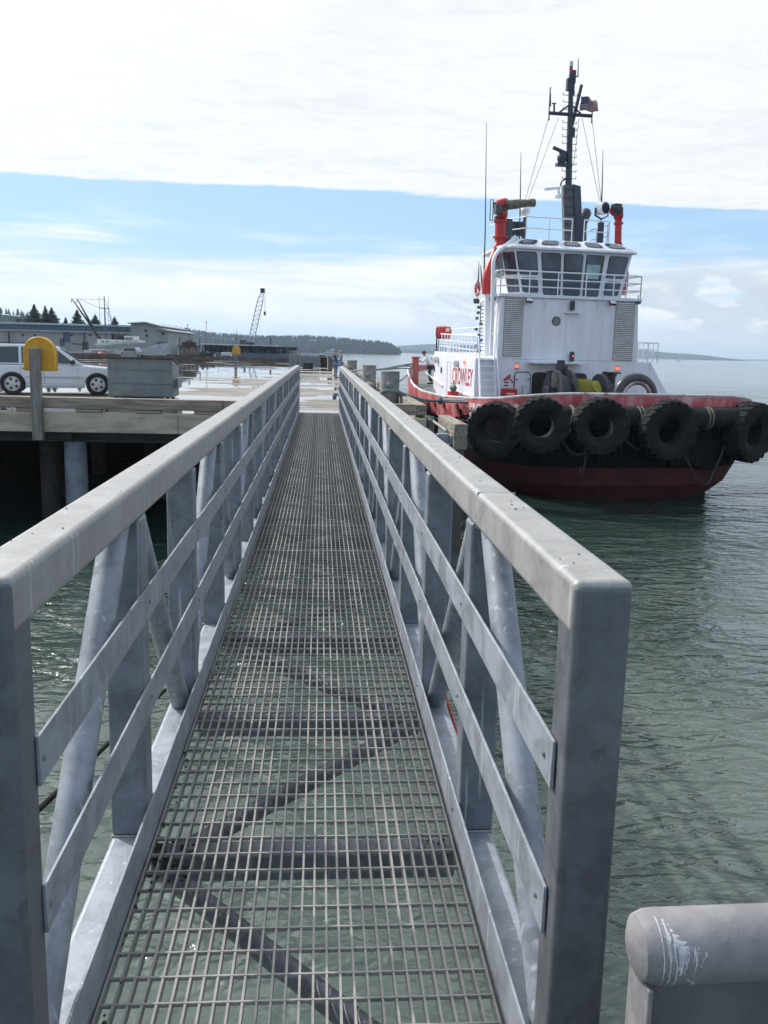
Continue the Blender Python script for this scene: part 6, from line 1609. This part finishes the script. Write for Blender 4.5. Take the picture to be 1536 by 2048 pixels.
for i, a in enumerate(((68, 607, 13, 0, 'tallest dark conifer, leftmost behind the warehouse roof'), (90, 610, 8, 0, 'slim conifer standing against the broader one on its right'), (103, 614, 13, 0, 'broad dark conifer right of the slim one'),
                       (131, 634, 6, 0, 'small low conifer alone behind the warehouse roof'), (154, 618, 14, 0, 'wide ragged conifer left of the dark fishing booms'), (190, 628, 12, 0, 'conifer right behind the crossing booms'),
                       (229, 633, 10, 0, 'rightmost low conifer behind the trawler mast'))):
    conifer(*a, 205+i*3, 20+i)

def hill(name, prof, Y, depth, base, m, treeh=0, step=6, seed=1, mtree=None, label=None, dens=1.0):
    """ridge: list of (px, py) skyline points at distance Y"""
    rr = random.Random(seed)
    pts = [at(px, py, Y) for px, py in prof]; mb = MB(); vs = []; n = len(pts)
    for p in pts:
        z = p.z-treeh*.45; vs += [(p.x, Y-depth*.5, base), (p.x, Y-depth*.30, base+(z-base)*.45), (p.x, Y, z), (p.x, Y+depth, z*.8+base*.2), (p.x, Y+depth*1.6, base)]
    fs = [(i*5+j, (i+1)*5+j, (i+1)*5+j+1, i*5+j+1) for i in range(n-1) for j in range(4)]
    mb.add(vs, fs); tag(mb.build(name, m), kind='structure')
    if treeh:
        mb = MB(); x0, x1 = pts[0].x, pts[-1].x; N = int((x1-x0)/step*24*dens)
        for k in range(N):
            x = rr.uniform(x0, x1); i = max(j for j in range(n) if pts[j].x <= x+1e-6); i = min(i, n-2)
            t = (x-pts[i].x)/(pts[i+1].x-pts[i].x); z = pts[i].z+(pts[i+1].z-pts[i].z)*t-treeh*.45
            v = rr.random()
            if v < .45: yy, zz = Y-depth*.30*(1-v/.45), base+(z-base)*(.45+.55*v/.45)
            else: u = (v-.45)/.55; yy, zz = Y-depth*.48+depth*.18*u, base+(z-base)*.45*u
            if rr.random() < .35: yy, zz = Y+rr.uniform(-6, 6), z
            h = treeh*rr.uniform(.55, 1.12); w = h*rr.uniform(.22, .34)
            for q in range(3):
                zb_ = zz+h*(.12+.27*q); zt_ = zz+h*(.55+.24*q if q < 2 else 1.0); ww = w*(1-.27*q); a0 = rr.random()*6
                ring_ = [(x+ww*rr.uniform(.7, 1.2)*math.cos(a0+2*math.pi*j/5), yy+ww*math.sin(a0+2*math.pi*j/5), zb_) for j in range(5)]
                mb.add(ring_+[(x+rr.uniform(-.1, .1)*w, yy, zt_)], [(j, (j+1) % 5, 5) for j in range(5)]+[(4, 3, 2, 1, 0)])
        o = mb.build('forest', mtree, smooth=0); tag(o, label, 'forest', None, 'stuff')
M_for = mat('forest_green', (.024, .036, .032), 1.0, spec=0, c2=(.042, .056, .045), scale=.02, detail=6, coords='Object')
M_forg = mat('hill_soil_green', (.022, .034, .026), 1.0, spec=0)
hill('headland', [(300, 652), (330, 655), (360, 659), (395, 665), (430, 671), (470, 673), (510, 676), (560, 677), (610, 675), (650, 677), (690, 681), (730, 685), (760, 687), (780, 690), (788, 695), (791, 703)], 1500, 260, WZ-.5, M_forg, 9, 5, 3, M_for, 'dense dark conifer forest covering the low headland across the water', 1.3)
hill('hill', [(-330, 610), (-60, 616), (-20, 620), (10, 623), (45, 627), (66, 640), (100, 652), (200, 658), (262, 660), (300, 660)], 800, 120, WZ-.5, M_forg, 6, 5, 5, M_for, 'dark forest on the rise behind the warehouse', .9)
M_far = mat('far_hill_forest', (.030, .042, .046), 1.0, spec=0, c2=(.040, .054, .056), scale=.004, detail=5)
hill('far_hill', [(760, 705), (790, 692), (815, 690.5), (840, 689), (870, 688), (930, 690), (1000, 696), (1100, 700), (1200, 701), (1270, 699), (1290, 701), (1340, 705.5), (1380, 708), (1410, 710.5), (1424, 715), (1428, 721)], 4300, 900, WZ-.5, M_far)
hill('far_hill', [(1380, 719), (1420, 716), (1470, 717.5), (1520, 719), (1600, 720), (1700, 724)], 7600, 900, WZ-.5, M_far)
hill('far_hill', [(800, 703.5), (815, 700.5), (850, 700), (900, 702), (960, 706)], 3000, 300, WZ-.5, M_far)

def ferry():
    Y = 640; a, b = at(644, 702, Y), at(684, 702, Y); L_ = b.x-a.x
    o = empty('ferry', ((a.x+b.x)/2, Y, WZ), 0, 'white ferry moored below the wooded headland behind the two people', 'ferry')
    M_fw = mat('ferry_white', (.45, .46, .47), .6)
    mb = MB(); boat_hull(mb, L_, 5, 1.8, .2, 0, .2); mb.build('hull', M_fw, o)
    mb = MB(); mb.box(-L_*.42, L_*.40, -2, 2, 1.8, 3.3); mb.box(-L_*.28, L_*.25, -1.8, 1.8, 3.3, 4.6); mb.box(-L_*.05, L_*.12, -1.2, 1.2, 4.6, 5.8); mb.build('cabin', M_fw, o, bevel=.1)
    for k in range(12):
        x = -L_*.40+L_*.78*k/12; mb = MB(); mb.box(x, x+L_*.045, -2.06, -2.001, 2.3, 2.8); mb.build('window', M_glass, o)
        if 2 <= k < 9: mb = MB(); mb.box(x, x+L_*.045, -1.86, -1.801, 3.7, 4.1); mb.build('window', M_glass, o)
ferry()
def yacht(px, py, Y, h, label):
    p = at(px, py, Y); o = empty('sailing_boat', (p.x, Y, WZ), 0, label, 'sailing boat'); mb = MB(); boat_hull(mb, h*.8, h*.22, h*.09, .4); mb.build('hull', MATS['boat_white'], o)
    mb = MB(); mb.cyl((0, 0, 0), (0, 0, h), .1, 6); mb.build('mast', MATS['boat_white'], o); mb = MB(); mb.prism([(.2, h*.14), (-h*.32, h*.16), (.12, h*.97)], -.05, .05); mb.build('sail', MATS['boat_white'], o)
yacht(1357, 722, 1500, 11, 'tiny white sailing boat on the horizon right of the tug')
mb = MB(); p = at(3, 640, 60); q_ = at(0, 720, 60)
mb.cyl((0, 0, 0), (0, 0, at(1, 618, 60).z-DZ), .10, 12); mb.cyl((0, 0, 0), (0, 0, .3), .2, 12); tag(mb.build('light_pole', M_galv, loc=(at(-2, 690, 60).x, 60, DZ)), 'slim grey pole at the left edge of the photo', 'pole')

# ------------------------------------------------------------------ air
mb = MB(); mb.box(-8000, 8000, -300, 9500, WZ-3, 130)
hm = bpy.data.materials.new('sea_air'); hm.use_nodes = True; nt = hm.node_tree; nt.nodes.remove(nt.nodes['Principled BSDF'])
pv = nt.nodes.new('ShaderNodeVolumePrincipled'); pv.inputs['Color'].default_value = (.62, .80, 1.0, 1); pv.inputs['Density'].default_value = 1.6e-4; pv.inputs['Anisotropy'].default_value = .35
nt.links.new(pv.outputs[0], nt.nodes['Material Output'].inputs['Volume'])
tag(mb.build('haze', hm, smooth=0), kind='stuff')
